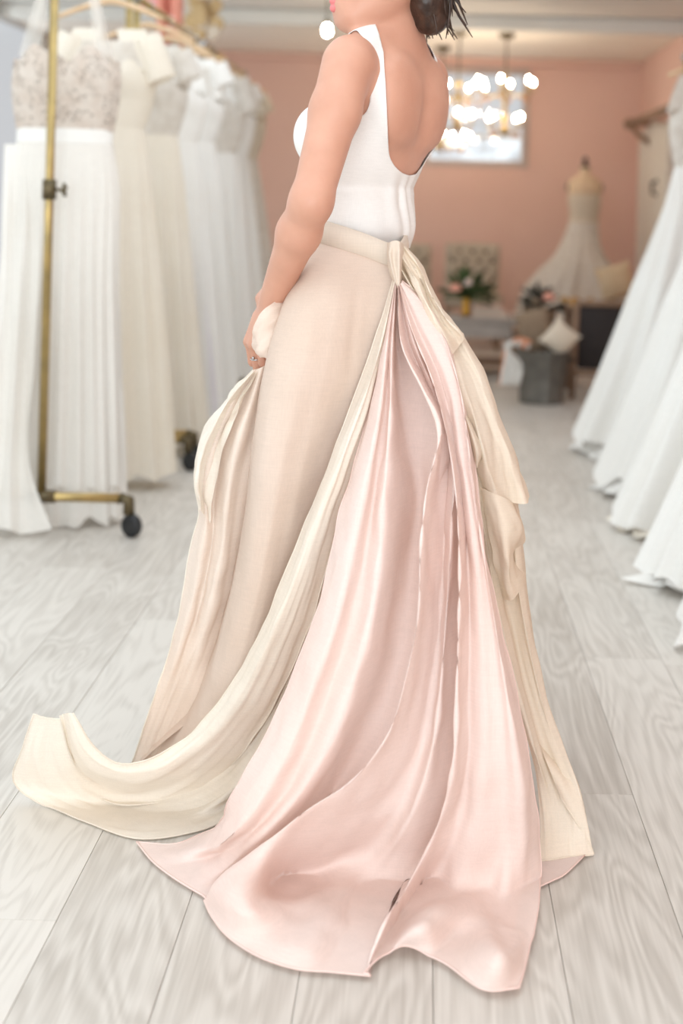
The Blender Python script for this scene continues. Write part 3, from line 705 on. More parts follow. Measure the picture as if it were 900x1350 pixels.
# --- left swag lifted by the hand
DS = ([480, 560, 650, 750, 900, 1000], [2.50, 2.50, 2.52, 2.56, 2.64, 2.74])
sw = [[(334,488,-0.017),(309,514,-0.048),(287,549,-0.064),(266,592,-0.080),(257,638,-0.080),(263,672,-0.072),(251,720,-0.072),(244,772,-0.064),(226,842,-0.048),(200,930),(174,1006)],
      [(336,487,0),(313,517,0),(294,552,0.000),(276,598,0.000),(268,645,0.000),(271,690,0.000),(262,740,0.000),(252,790,0.000),(233,856),(205,938),(180,1008)],
      [(340,486,0.000),(321,522,-0.014),(304,560,-0.017),(288,606,-0.017),(282,655,-0.017),(281,705,-0.017),(273,755,-0.017),(261,808,-0.017),(240,872),(211,948),(187,1010)],
      [(345,484,0.011),(331,528,0.011),(317,570,0.017),(304,620,0.017),(297,670,0.017),(293,720,0.017),(284,770,0.017),(270,826,0.011),(247,890),(218,956),(194,1012)],
      [(352,480,-0.000),(344,530,-0.011),(334,580,-0.011),(322,636,-0.011),(313,690,-0.011),(306,740,-0.011),(296,790,-0.011),(280,846,-0.011),(256,905),(226,965),(203,1014)],
      [(360,474,-0.011),(357,530,-0.017),(350,590,-0.022),(340,650,-0.040),(330,710,-0.048),(320,765,-0.048),(309,815,-0.048),(293,866,-0.040),(268,920),(236,972),(213,1016)]]
G = sheet([rail3(r, DS) for r in sw], 60, 8, micro=.004, seed=4, fx=1.2, ft=3.0, crink=.004)
o = cloth('lifted_panel', G, M['peach'], skirt); hem('hem', G[:,0], skirt, M['ivory'], .0018)
# loose ruffle edge of the ivory layer under the hand
DS2 = ([480, 560, 650, 700], [2.505, 2.50, 2.51, 2.54])
G = sheet([rail3(r, DS2) for r in (
    [(330,492,-.06),(300,522,-.10),(278,556,-.12),(262,590,-.13),(256,640,-.13),(264,668,-.12)],
    [(333,490,.02),(306,519,.02),(284,556,.02),(266,594,.02),(259,636,.02),(263,672,.01)],
    [(336,491,.0),(314,524,-.01),(292,562,-.01),(277,600,-.01),(270,640,-.01),(270,680,-.01)],
    [(339,490,.01),(320,530,.015),(303,568,.02),(290,608,.02),(281,650,.015),(277,690,.0)])], 40, 8, micro=.007, seed=5, fx=2, ft=5, crink=.003)
cloth('ruffle_edge', G, M['ivory'], skirt)
# cloth caught over the hand
DW = ([390, 440, 490], [2.492, 2.482, 2.478])
G = sheet([rail3(r, DW) for r in (
    [(376,393,-.03),(362,398,.0),(350,406,.008),(339,418,.0),(334,432,-.03)], [(378,410,-.02),(364,414,.004),(349,423,.012),(337,436,.004),(332,448,-.03)],
    [(378,430,-.01),(364,434,.0),(350,441,.008),(338,450,.004),(333,458,-.025)], [(376,452,-.01),(364,454,.004),(352,458,.008),(343,463,.004),(337,466,-.02)],
    [(374,478,-.02),(364,474,-.006),(355,473,-.0),(348,472,-.004),(342,470,-.02)])], 18, 6, micro=.006, seed=6, fx=1.2, ft=3, crink=.002)
cloth('hand_drape', G, M['peach'], skirt)
# ring on a finger
# --- ivory streamer from the knot to the floor on the left
DC = ([360, 450, 600, 750, 900, 1000, 1060], [2.475, 2.42, 2.37, 2.37, 2.42, 2.52, 2.62])
U = [(520,362,-.02),(500,430,-.02),(478,500,-.03),(442,590,-.03),(405,680,-.03),(372,770,-.03),(335,850,-.03),(290,925,-.03),(240,975,-.01),(190,1003,.06),(152,1006,.07),(124,984,.05),(102,950,.03),(96,940,.02)]
M1 = [(521,365,.01),(505,438,.012),(484,508,.02),(450,598,.025),(415,688,.025),(384,776,.025),(346,862,.03),(301,940,.03),(250,992,.04),(200,1022,.09),(152,1024,.09),(112,998,.06),(93,954,.03),(90,940,.02)]
M2 = [(522,368,.0),(509,444,.0),(491,514,.01),(461,606,.01),(429,696,.01),(400,790,.01),(365,878,.01),(319,958,.01),(267,1012,.02),(212,1044,.03),(158,1050,.02),(112,1025),(90,975),(84,941)]
Lw = [(523,371,-.02),(513,450,-.02),(497,520,-.02),(472,612,-.02),(441,702,-.02),(414,802,-.02),(380,892,-.02),(332,974,-.02),(282,1030,-.0),(226,1058),(162,1067),(120,1046),(94,1000),(79,944)]
G = sheet([rail3(r, DC, .008) for r in (U, M1, M2, Lw)], 90, 9, micro=.005, seed=8, fx=2.2, ft=5, lay=.009, crink=.003)
st1 = cloth('streamer', G, M['ivory'], skirt); hem('hem', G[:,0], skirt, M['ivory']); hem('hem', G[:,-1], skirt, M['ivory'])
DC2 = ([640, 750, 900, 1000, 1060], [2.41, 2.405, 2.44, 2.52, 2.60])
ra = [(462,650,-.03),(432,750,-.03),(402,845,-.03),(352,948,-.03),(300,1012,-.02),(240,1046),(172,1050),(122,1030),(96,990),(84,948)]
rb = [(458,690,.02),(436,780,.02),(408,866,.02),(366,958,.03),(318,1028,.04),(258,1066,.03),(180,1072,.01),(112,1052),(72,1008),(70,948)]
rb2 = [(452,700,-.01),(432,790,-.01),(406,876,-.01),(371,962,-.01),(327,1036,.0),(266,1080),(186,1090),(108,1068),(56,1040),(42,1000),(56,946)]
rc = [(446,715,.01),(426,800,.01),(402,884,.01),(376,966,.02),(336,1046,.02),(276,1094),(190,1109),(110,1085),(58,1062),(21,1038),(30,985),(44,942)]
G = sheet([rail3(r, DC2, .004) for r in (ra, rb, rb2, rc)], 70, 8, micro=.005, seed=9, fx=2.2, ft=5, lay=.004, crink=.003)
cloth('streamer', G, M['ivory'], skirt); hem('hem', G[:,-1], skirt, M['ivory']); hem('hem', G[-1,:], skirt, M['ivory'])
# --- champagne panels on the right
DE = ([320, 360, 450, 600, 800, 1000, 1100], [2.50, 2.49, 2.455, 2.43, 2.42, 2.43, 2.45])
E = [[(527,362,-.02),(560,425,-.01),(598,520,-.02),(612,600,-.02),(628,700,-.02),(645,790,-.02),(668,880,-.02),(695,980,-.02),(711,1080),(712,1138)],
     [(529,356,.02),(566,418,.03),(607,515,.03),(624,600,.04),(640,700,.04),(655,790,.04),(676,880,.04),(704,980,.03),(725,1075),(728,1136)],
     [(531,350,-.02),(571,413,-.02),(616,505,-.02),(640,595,-.02),(655,695,-.02),(669,790,-.02),(688,880,-.02),(716,980,-.02),(744,1070),(748,1131)],
     [(533,344,.0),(575,410,.01),(616,480,.01),(650,570,.0),(676,670,.0),(684,770,.0),(701,866,-.01),(728,965,-.02),(762,1060),(765,1127)],
     [(534,338,-.06),(574,402,-.07),(612,462,-.08),(650,556,-.1),(682,660,-.1),(691,740,-.1),(705,850,-.1),(722,935,-.08),(768,1060),(781,1122)],
     [(530,330,-.14),(568,398,-.2),(600,466,-.25),(632,556,-.3),(655,650,-.3),(664,740,-.3),(676,850,-.3),(690,935,-.3),(718,1000),(738,1050)]]
G = sheet([rail3(r, DE, .006) for r in E], 70, 8, micro=.008, seed=11, fx=2.4, ft=3, crink=.003)
cloth('side_panel', G, M['beige'], skirt); hem('hem', G[-1,:], skirt, M['beige'])
DF = ([310, 360, 420, 480], [2.52, 2.475, 2.43, 2.41])
G = sheet([rail3(r, DF) for r in (
    [(527,345,-.02),(543,378,-.01),(553,405,-.01),(566,438,-.01),(576,462,-.01),(584,480,-.02)], [(528,337,.012),(546,368,.02),(560,398,.03),(575,428,.03),(588,450,.03),(597,466,.01)],
    [(530,329,-.0),(550,362,.0),(566,394,.0),(583,424,.0),(597,443,.0),(605,456,-.01)], [(532,323,.0),(554,354,.012),(572,392,.015),(592,424,.015),(606,438,.012),(612,446,-.0)],
    [(530,319,-.07),(554,348,-.07),(572,386,-.07),(590,418,-.07),(604,434,-.06),(611,440,-.05)])], 34, 7, micro=.005, seed=12, fx=2, ft=4)
cloth('bustle_fold', G, M['beige'], skirt)
G = sheet([rail3(r, DE) for r in (
    [(580,470,.0),(597,520,.02),(610,560,.02),(618,600,.02),(626,636,.0)], [(592,462,.03),(612,514,.06),(627,560,.07),(640,608,.07),(650,650,.05)],
    [(602,454,.01),(626,508,.03),(646,562,.03),(660,612,.03),(672,662,.02)], [(610,448,.01),(640,506,.02),(661,564,.02),(680,616,.02),(694,664,.02)],
    [(612,444,-.06),(643,504,-.08),(665,566,-.08),(686,624,-.08),(697,655,-.06)])], 40, 7, micro=.007, seed=13, fx=2, ft=3)
cloth('cascade_fold', G, M['beige'], skirt)
G = sheet([rail3(r, DE) for r in (
    [(606,540,.04),(611,566,.05),(617,590,.05),(622,612,.04)], [(611,542,.06),(620,568,.09),(628,596,.09),(628,617,.07)], [(615,545,.05),(627,572,.07),(637,597,.06),(632,610,.04)])], 16, 6)
cloth('cascade_fold', G, M['beige'], skirt)
G = sheet([rail3(r, DE) for r in (
    [(628,640,.02),(642,690,.03),(652,740,.03),(662,790,.0)], [(650,650,.05),(664,700,.07),(668,735,.07),(676,790,.03)], [(672,660,.03),(687,702,.04),(676,728,.03),(690,770,.0)], [(684,672,-.04),(691,712,-.04),(682,735,-.06),(693,756,-.06)])], 30, 7, micro=.005, seed=14, fx=2, ft=4)
cloth('cascade_fold', G, M['beige'], skirt)
G = sheet([np.array([P(*q, FD(*q)-.002) for q in r]) for r in ([(700,1128),(705,1150),(711,1172)], [(735,1128),(732,1148),(728,1164)], [(770,1124),(758,1138),(745,1155)], [(782,1122),(778,1126),(770,1131)])], 10, 6, lay=.005)
cloth('floor_corner', G, M['pink'], skirt); hem('hem', G[-1,:], skirt, M['pinkhem'])
# --- blush train
DP = ([365, 450, 550, 700, 850, 950, 1050, 1120, 1180, 1320], [2.462, 2.385, 2.32, 2.265, 2.235, 2.225, 2.235, 2.27, 2.36, 2.6])
env = ([365, 420, 520, 700, 1000, 1150, 1320], [.1, .45, .8, 1, 1, .8, .3])
PK = [(-0.070, [(520,372),(506,450),(490,520),(470,600),(447,680),(436,730),(424,790),(401,850),(376,920),(346,980),(311,1040),(266,1104,'f'),(232,1117,'f'),(180,1115,'f')]),
      (0.008, [(521,374),(510,450),(499,540),(480,640),(462,730),(440,820),(412,900),(386,970),(352,1040),(306,1096),(250,1124,'g'),(200,1140,'f')]),
      (-0.019, [(521,375),(513,455),(507,550),(494,645),(481,735),(464,820),(438,900),(410,975),(375,1045),(322,1104),(265,1140,'f'),(225,1160,'f')]),
      (0.008, [(522,376),(517,460),(515,560),(510,650),(504,740),(492,820),(470,900),(442,980),(403,1045),(343,1110),(290,1146,'g'),(250,1176,'f')]),
      (-0.095, [(523,377),(523,470),(535,560),(548,640),(541,728),(530,800),(512,894),(462,995),(424,1058),(356,1122),(300,1158,'f'),(267,1186,'f')]),
      (0.075, [(524,377),(532,462),(558,515),(578,560),(562,650),(554,730),(551,811),(535,894),(512,967),(460,1033),(400,1074),(334,1126),(284,1166,'G'),(270,1196,'f')]),
      (0.008, [(525,377),(537,462),(564,518),(583,565),(577,650),(572,735),(568,811),(556,894),(538,967),(498,1046),(440,1105),(372,1160),(318,1205,'G'),(290,1232,'f')]),
      (-0.023, [(525,376),(541,455),(569,524),(588,580),(586,700),(580,811),(572,894),(558,975),(525,1062),(468,1135),(398,1200,'g'),(350,1240,'g'),(330,1263,'f')]),
      (0.013, [(526,376),(545,452),(575,526),(594,590),(594,710),(588,811),(581,894),(571,978),(544,1070),(492,1150),(430,1220,'g'),(396,1260,'g'),(385,1284,'f')]),
      (-0.019, [(526,376),(549,448),(581,528),(599,596),(603,720),(595,815),(590,894),(583,985),(560,1082),(514,1164),(466,1232,'f'),(444,1268,'f'),(436,1289,'f')]),
      (0.045, [(526,375),(541,430),(570,502),(592,590),(605,735),(604,822),(602,894),(597,1011),(573,1096),(538,1165,'G'),(502,1228,'G'),(490,1258,'g'),(482,1291,'f')]),
      (-0.013, [(527,374),(547,427),(581,504),(600,597),(615,735),(617,815),(616,894),(614,1011),(598,1096),(568,1165,'f'),(532,1212,'f'),(513,1240,'f'),(503,1270,'f')]),
      (0.008, [(528,374),(553,421),(591,504),(607,600),(624,725),(632,811),(636,894),(636,1011),(626,1096),(603,1165,'g'),(570,1205,'G'),(552,1228,'G'),(536,1246,'g')]),
      (0.000, [(529,372),(562,410),(604,508),(617,600),(633,720),(645,811),(654,894),(664,1011),(661,1100),(648,1165,'g'),(622,1218,'g'),(600,1250,'f'),(582,1277,'f')]),
      (0.008, [(529,371),(563,405),(606,512),(619,600),(636,720),(651,811),(666,894),(684,1011),(690,1105),(684,1165,'g'),(668,1232,'g'),(650,1275,'G'),(636,1314,'f')]),
      (-0.070, [(530,370),(565,400),(608,518),(621,600),(638,720),(655,811),(676,894),(700,1011),(712,1105),(713,1165,'f'),(704,1240,'f'),(692,1288,'f'),(684,1312,'f')])]
def train_rail(a, r, dx=0, da=0, roll=0):
    pts = []
    for i, q in enumerate(r):
        px, py = q[0]+dx*min(1, i/3)*(.15 if len(q) > 2 and dx > 8 and a > .04 and q[0] > 470 else 1), q[1]
        if len(q) > 2:
            D = FD(px, py); lift = {'f': .0, 'g': .018, 'G': .045}[q[2]]
            if roll: lift = .003
            p = P(px, py, D*(1-lift/HC))
        else:
            D = np.interp(py, *DP)-(a+da)*np.interp(py, *env); p = P(px, py, min(D, FD(px, py)-.004))
        p[2] = max(p[2], .006); pts.append(p)
    return np.array(pts)
T = [train_rail(a, r) for a, r in PK]
def under(k, dx, da): return train_rail(PK[k][0], PK[k][1], dx, da, 1)
tr1 = T[:5]+[under(5, 10, -.15), under(5, 34, -.17)]
tr2 = [under(5, 20, -.10), under(5, 5, -.045)]+T[5:10]+[under(10, 12, -.11), under(10, 30, -.13)]
tr3 = [under(10, 16, -.085), under(10, 4, -.04)]+T[10:]
for k, (tr, sd) in enumerate(((tr1, 15), (tr2, 17), (tr3, 19))):
    G = sheet(tr, 110, 8, micro=.0045, seed=sd, fx=.8, ft=2.6, lay=.0065+.002*k, crink=.004)
    cloth('blush_train', G, M['pink'], skirt); hem('hem', G[-1,:], skirt, M['pinkhem'], .0018)
    if k == 2: hem('hem', G[:,-1], skirt, M['pinkhem'], .0012)
    if k == 0: hem('hem', G[:,0], skirt, M['pinkhem'], .0012)
# under-layer of the train, gives the double gauze its depth
PK2 = [[(px+dx, py) for px, py in base_] for dx, base_ in ((0, [(521,380),(505,480),(480,620),(450,740),(420,840),(380,940),(330,1040),(280,1105),(262,1168)]),
      (0, [(522,380),(520,480),(515,620),(505,740),(490,840),(460,940),(420,1040),(380,1120),(338,1215)]), (0, [(524,380),(540,480),(555,620),(555,740),(550,840),(535,940),(510,1040),(485,1105),(455,1180)]),
      (0, [(526,378),(560,480),(590,620),(600,740),(600,840),(600,940),(590,1040),(580,1120),(556,1212)]), (0, [(528,376),(575,460),(610,600),(632,740),(650,840),(676,940),(690,1040),(692,1120),(674,1262)]))]
DU = ([370, 450, 600, 800, 1000, 1180], [2.50, 2.47, 2.46, 2.45, 2.46, 2.52])
G = sheet([rail3([(a, b, .03 if i % 2 else -.02) for a, b in r], DU) for i, r in enumerate(PK2)], 60, 8, micro=.008, seed=16, fx=2.5, ft=2)
cloth('blush_underlayer', G, M['pink_u'], skirt)
# ring on a finger
rc_, rd_ = RINGS[1]; rk = to_world([rc_])[0]; rd_ = Vector(to_world([rc_+rd_])[0]-rk).normalized()
ra_ = rd_.cross(Vector((0, 0, 1))).normalized(); rb_ = rd_.cross(ra_).normalized()
mb = MB(); mb.tube([Vector(rk)+(ra_*math.cos(a)+rb_*math.sin(a))*.0096 for a in np.linspace(0, 2*math.pi, 16)], .0013, 5)
mb.ball(Vector(rk)+Vector((-.3, -.9, .1)).normalized()*.0115, .0028, 8, 5); mb.build('finger_ring', M['steel'], person)

# ------------------------------------------------------------------ clothing racks on the left
def wheel(cx, cy, cz, r, root, face):
    mb = MB(); prof = [(r*.4, -.012), (r*.9, -.014), (r, -.008), (r, .008), (r*.9, .014), (r*.4, .012)]
    n = 18
    v = []; f = []
    for (q, h_) in prof:
        for k in range(n):
            a = 2*math.pi*k/n; v.append((cx+h_*face[0]+q*math.cos(a)*face[1], cy+h_*face[1]-q*math.cos(a)*face[0], cz+q*math.sin(a)))
    for i in range(len(prof)-1):
        for k in range(n): f.append((i*n+k, i*n+(k+1)%n, (i+1)*n+(k+1)%n, (i+1)*n+k))
    f.append(tuple(range(n-1,-1,-1))); f.append(tuple((len(prof)-1)*n+k for k in range(n)))
    o = mb.add(v, f).build('caster', M['black_rubber'], root)
    MB().tube([(cx, cy, cz+r*.2), (cx-.012, cy, cz+r*1.3), (cx-.012, cy, cz+r*1.9)], .011, 8).build('caster_fork', M['black_rubber'], o)
RX, RZ = -1.215, 1.93
def rack(label, y0, y1, group='brass garment racks in a row on the left', X=RX, Zt=RZ, half=.27, z0=.125):
    root = thing('garment_rack', label, 'rack', (X, (y0+y1)/2, 0), group)
    for yy in (y0, y1):
        MB().tube([(X, yy, z0), (X, yy, Zt)], .0145, 12).build('pole', M['brass'], root)
        MB().tube([(X, yy, 1.085), (X, yy, 1.15)], .023, 12).build('clamp', M['brass_dark'], root)
        mb = MB(); mb.tube([(X+.02, yy-.005, 1.118), (X+.055, yy-.01, 1.118)], .006, 6)
        for a in range(4): mb.tube([(X+.05, yy-.01, 1.118), (X+.052, yy-.01+.022*math.cos(a*1.57+.4), 1.118+.022*math.sin(a*1.57+.4))], .006, 6)
        mb.build('clamp_knob', M['brass_dark'], root)
        MB().tube([(X-half, yy, z0), (X+half, yy, z0)], .0155, 12).build('base_bar', M['brass'], root)
        MB().tube([(X-.045, yy, z0), (X+.045, yy, z0)], .021, 12).build('tee_joint', M['brass_dark'], root)
        for s in (-1, 1):
            MB().tube([(X+s*half-.015, yy, z0+.0), (X+s*(half+.012), yy, z0-.004), (X+s*(half+.014), yy, z0-.05)], .020, 8).build('elbow_joint', M['brass_dark'], root)
            wheel(X+s*(half+.012)+.012, yy, .038, .038, root, (.55, .83))
        MB().ball((X, yy-(.02 if yy == y0 else -.02), Zt), .026).build('end_knob', M['steel'], root)
    MB().tube([(X, y0, Zt), (X, y1, Zt)], .0145, 12).build('top_rail', M['brass'], root)
    return root
rack('nearest brass garment rack with upright in front of beaded tulle gown', 4.60, 5.75)
rack('middle brass garment rack between nearest and farthest racks, hung with pale gowns', 5.90, 7.34)
rack('farthest brass garment rack, its rail end showing against salmon wall', 7.66, 9.32)

def hanger(X, Y, Zr, label, group, hw=.20):
    root = thing('coat_hanger', label, 'hanger', (X, Y, Zr-.2), group)
    zt = Zr-.085
    v = []; pts = [(X+hw*t, Y, zt-.065*abs(t)**1.4) for t in np.linspace(-1, 1, 13)]
    MB().tube(pts, [.009+.004*(1-abs(t)) for t in np.linspace(-1, 1, 13)], 8).build('shoulder_bar', M['hanger_wood'], root)
    c = (X, Y, Zr-.006)
    hk = [(X, Y, zt)]+[(X, Y+.0, Zr-.045)]+[(c[0]+.024*math.cos(a), Y, c[2]+.024*math.sin(a)) for a in np.linspace(-1.2, 3.0, 12)]
    MB().tube(hk, .0025, 6).build('hook', M['steel'], root)
    return root
def bell(cx, cy, prof, n=150, pleats=22, amp=.10, seed=0, wob=.02, nt=34, lean=None, front=1.0):
    """hanging skirt: prof rows (z, rx, ry); pleats deepen towards the hem"""
    pr = np.array(prof); t = np.linspace(0, 1, nt); s = (pr[:,0]-pr[0,0])/(pr[-1,0]-pr[0,0])
    out = []
    ph = [noise.noise(Vector((k*.9, seed, 1)))*3 for k in range(n)]
    for u in t:
        z = np.interp(u, np.linspace(0,1,len(pr)), pr[:,0]); rx = np.interp(u, np.linspace(0,1,len(pr)), pr[:,1]); ry = np.interp(u, np.linspace(0,1,len(pr)), pr[:,2])
        e = min(1, u*2.2)
        row = []
        for k in range(n):
            a = 2*math.pi*k/n
            m = 1+amp*e*(math.sin(a*pleats+2.5*noise.noise(Vector((math.cos(a)*2, math.sin(a)*2, seed+u*.6))))*.6+noise.noise(Vector((math.cos(a)*5, math.sin(a)*5, seed*3+u*.8)))*.9)
            zz = z+(wob*noise.noise(Vector((math.cos(a)*3, math.sin(a)*3, seed+9)))*u if wob else 0)
            dx = (lean[0]*u*u if lean else 0); dy = (lean[1]*u*u if lean else 0)
            row.append((cx+dx+rx*m*math.cos(a), cy+dy+ry*(1+(m-1)*1.7)*math.sin(a), max(zz, .006)))
        out.append(row)
    return np.array(out)
def gown(label, group, X, Y, zs, zb, zw, zh, bw, ww, hw, bd=.085, hd_=.16, mb_=None, ms=None, style='straps', pleats=22, amp=.10, seed=0, band=None, under=None, train=None, sleeve=None, lean=None, Zr=RZ, wob=.03, nfold=150):
    root = thing('gown', label, 'gown', (X, Y, zh), group)
    n = 60; rows = []
    for u in np.linspace(0, 1, 14):
        z = zb+(zw-zb)*u; w_ = bw+(ww-bw)*u**1.2+.012*math.sin(u*math.pi); d_ = bd*(1.0-.18*u)+.018*math.sin(min(1, u*1.8)*math.pi)
        row = []
        for k in range(n):
            a = 2*math.pi*k/n; x_, y_ = math.cos(a), math.sin(a)
            dip = (.075*(1-u)**2)*(math.cos(x_*math.pi*1.0)**2*1.0 if style != 'straight' else .2)*(1 if y_ < 0 else .6)
            row.append((X+w_*x_, Y+d_*y_, z-dip))
        rows.append(row)
    bo = mk('bodice', np.array(rows).reshape(-1,3), grid_faces(14, n, True), mb_, root)
    if style in ('straps', 'wide'):
        wd = .016 if style == 'straps' else .055
        for s in (-1, 1):
            r1 = []
            for e in (-1, 1):
                xx = X+s*bw*.62+e*wd
                r1.append([(xx+s*.02, Y-bd*.72, zb-.04), (xx-s*.01, Y-bd*.45, (zb+zs)/2), (xx-s*.03, Y-.01, zs), (xx-s*.01, Y+bd*.45, (zb+zs)/2), (xx+s*.02, Y+bd*.7, zb-.05)])
            mk('strap', sheet([np.array(q) for q in r1], 14, 5).reshape(-1,3), grid_faces(14, 5), M['sheer'] if style == 'straps' else mb_, root)
    if sleeve:
        for s in (-1, 1):
            rows = []
            for u in np.linspace(0, 1, 12):
                c = np.array((X+s*(bw*.80+.10*u*sleeve), Y, zs-.03-.30*u*sleeve)); rr = .062+.012*u
                rows.append([(c[0]+rr*math.cos(a)*.75, c[1]+rr*1.0*math.sin(a), c[2]+s*rr*.35*math.cos(a)) for a in np.linspace(0, 2*math.pi, 20, endpoint=False)])
            mk('sleeve', np.array(rows).reshape(-1,3), grid_faces(12, 20, True), mb_, root)
        rows = []
        for u in np.linspace(0, 1, 8):                # yoke joining the shoulders
            z = zs+(zb-.03-zs)*u; ww_ = bw*(.80+.2*u)
            rows.append([(X+ww_*math.cos(a), Y+(.045+.04*u)*math.sin(a), z-.05*abs(math.cos(a))*(1-u)-(.05*(1-u)*(1-abs(math.cos(a))))) for a in np.linspace(0, 2*math.pi, 40, endpoint=False)])
        mk('yoke', np.array(rows).reshape(-1,3), grid_faces(8, 40, True), M['lace'] if mb_ != M['lace'] else M['white_d'], root)
    if band:
        rows = [[(X+(ww+.004)*math.cos(a), Y+(bd*.86)*math.sin(a), z) for a in np.linspace(0, 2*math.pi, 50, endpoint=False)] for z in (zw+.028, zw+.005, zw-.02)]
        mk('waist_sash', np.array(rows).reshape(-1,3), grid_faces(3, 50, True), band, root)
    zm = zw+(zh-zw)*.4
    pr = [(zw, ww, bd*.82), (zw+(zh-zw)*.12, ww*1.12+.01, bd*1.0), (zm, ww+(hw-ww)*.42, bd+(hd_-bd)*.45), (zw+(zh-zw)*.7, ww+(hw-ww)*.71, bd+(hd_-bd)*.78), (zh, hw, hd_)]
    # resample evenly in z
    pz = np.array(pr); zz = np.linspace(zw, zh, 8); pr = [(z, np.interp(-z, -pz[:,0], pz[:,1]), np.interp(-z, -pz[:,0], pz[:,2])) for z in zz]
    Gs = bell(X, Y, pr, nfold, pleats, amp, seed, wob, 34, lean)
    mk('skirt', Gs.reshape(-1,3), grid_faces(34, nfold, True), ms, root)
    if under:
        zu, mu = under
        pr2 = [(z, a*.93, b*.9) for z, a, b in pr]; pr2 = pr2[3:]+[(zu, hw*1.0, hd_*.95)]
        Gs = bell(X, Y, pr2, nfold, max(9, pleats//2+3), amp*1.2, seed+5, .05, 26, lean)
        mk('underskirt', Gs.reshape(-1,3), grid_faces(26, nfold, True), mu, root)
    if train:
        rr = []
        for s in np.linspace(-1, 1, 9):
            rr.append(np.array([(X+s*hw*.7, Y-hd_*.6, .22), (X+s*hw*.9, Y-hd_*.95, .09), (X+s*hw*1.05+train[0]*.4, Y-hd_*1.1+train[1]*.4, .03+.03*abs(math.sin(s*7))), (X+s*hw*(1.05-.2*abs(s))+train[0], Y-hd_*1.2+train[1]*(1-.5*s*s), .01)]))
        mk('train', sheet(rr, 16, 5, micro=.012, seed=seed, fx=2, ft=2, lay=.006).reshape(-1,3), grid_faces(16, 40), ms, root)
    return root
GL = 'gowns hanging on the brass racks'; HL = 'wooden hangers on the brass racks'
gl = [ # label, Y, zs, zb, zw, zh, bw, ww, hw, hd, bodice, skirt, kw
 ('tulle gown with beaded bodice and satin sash at front of rack', 4.78, 1.80, 1.60, 1.295, .135, .178, .158, .225, .10, M['beads'], M['tulle'], dict(style='straps', band=M['white_s'], under=(.02, M['tulle']), pleats=26, amp=.10)),
 ('cream chiffon gown with soft sleeves right behind beaded tulle gown', 5.42, 1.74, 1.62, 1.36, .045, .178, .14, .285, .13, M['cream_d'], M['cream_d'], dict(style='wide', sleeve=.55, pleats=16, amp=.08)),
 ('pale cream gown with lace yoke, third from the front on the racks', 6.14, 1.76, 1.63, 1.37, .03, .18, .14, .30, .14, M['lace'], M['cream_d'], dict(style='wide', sleeve=.4, pleats=17, amp=.09, under=(.012, M['ecru']))),
 ('ivory gown with pale lavender lining touching the floor, fourth on the racks', 6.62, 1.77, 1.64, 1.36, .09, .185, .15, .30, .13, M['white_s'], M['white_d'], dict(style='wide', pleats=19, amp=.08, under=(.008, M['lav']))),
 ('bright white lace gown with cap sleeves in middle of the racks', 7.1, 1.80, 1.64, 1.38, .05, .20, .16, .31, .14, M['white_d'], M['white_d'], dict(style='wide', sleeve=.35, pleats=20, amp=.09)),
 ('white lace gown with ruffled cap sleeves near rack joint', 7.93, 1.80, 1.66, 1.36, .06, .21, .16, .31, .14, M['lace'], M['white_d'], dict(style='wide', sleeve=.6, pleats=18, amp=.08)),
 ('plain white satin gown, second from the far end of the racks', 8.44, 1.80, 1.66, 1.36, .05, .20, .16, .33, .14, M['white_s'], M['white_d'], dict(style='wide', sleeve=.3, pleats=15, amp=.08)),
 ('ecru lace gown at far end of the racks, nearest salmon wall', 8.9, 1.78, 1.66, 1.36, .04, .21, .16, .36, .15, M['ecru'], M['lace'], dict(style='wide', sleeve=.35, pleats=15, amp=.08))]
hname = ['pale wooden hanger carrying the beaded tulle gown', 'pale wooden hanger carrying the cream chiffon gown', 'pale wooden hanger carrying the third gown on the racks', 'pale wooden hanger carrying the lavender-lined gown',
         'pale wooden hanger carrying the bright white cap-sleeved gown', 'pale wooden hanger carrying the ruffled-sleeve gown', 'pale wooden hanger carrying the plain satin gown', 'pale wooden hanger carrying the farthest ecru gown']
for i, (lab, Y, zs, zb, zw, zh, bw, ww, hw, hd_, mbod, msk, kw) in enumerate(gl):
    gown(lab, GL, RX, Y, zs, zb, zw, zh, bw, ww, hw, .08, hd_, mbod, msk, seed=i*1.7+1, **kw)
    hanger(RX, Y, RZ, hname[i], HL)
# sheer overlay of the front gown, spilling to the floor left of the pole
fg = [o for o in bpy.data.objects if o.name == 'gown'][0]
rr = [[(6+8*k, 190), (0+10*k, 330), (-12+11.5*k, 480), (-26+13.5*k, 620), (-34+16*k+ (22 if k > 4 else 0), 700+4*math.sin(k*2))] for k in range(6)]
Gv = sheet([np.array([P(px, py, [4.74, 4.68, 4.62, 4.57, 4.54][q]-.022*math.sin(k*2.6+q*.2)*min(1, q*.5)) for q, (px, py) in enumerate(r)]) for k, r in enumerate(rr)], 30, 7, micro=.012, seed=21, fx=2.2, ft=2)
cloth('overlay_panel', Gv, M['tulle'], fg)
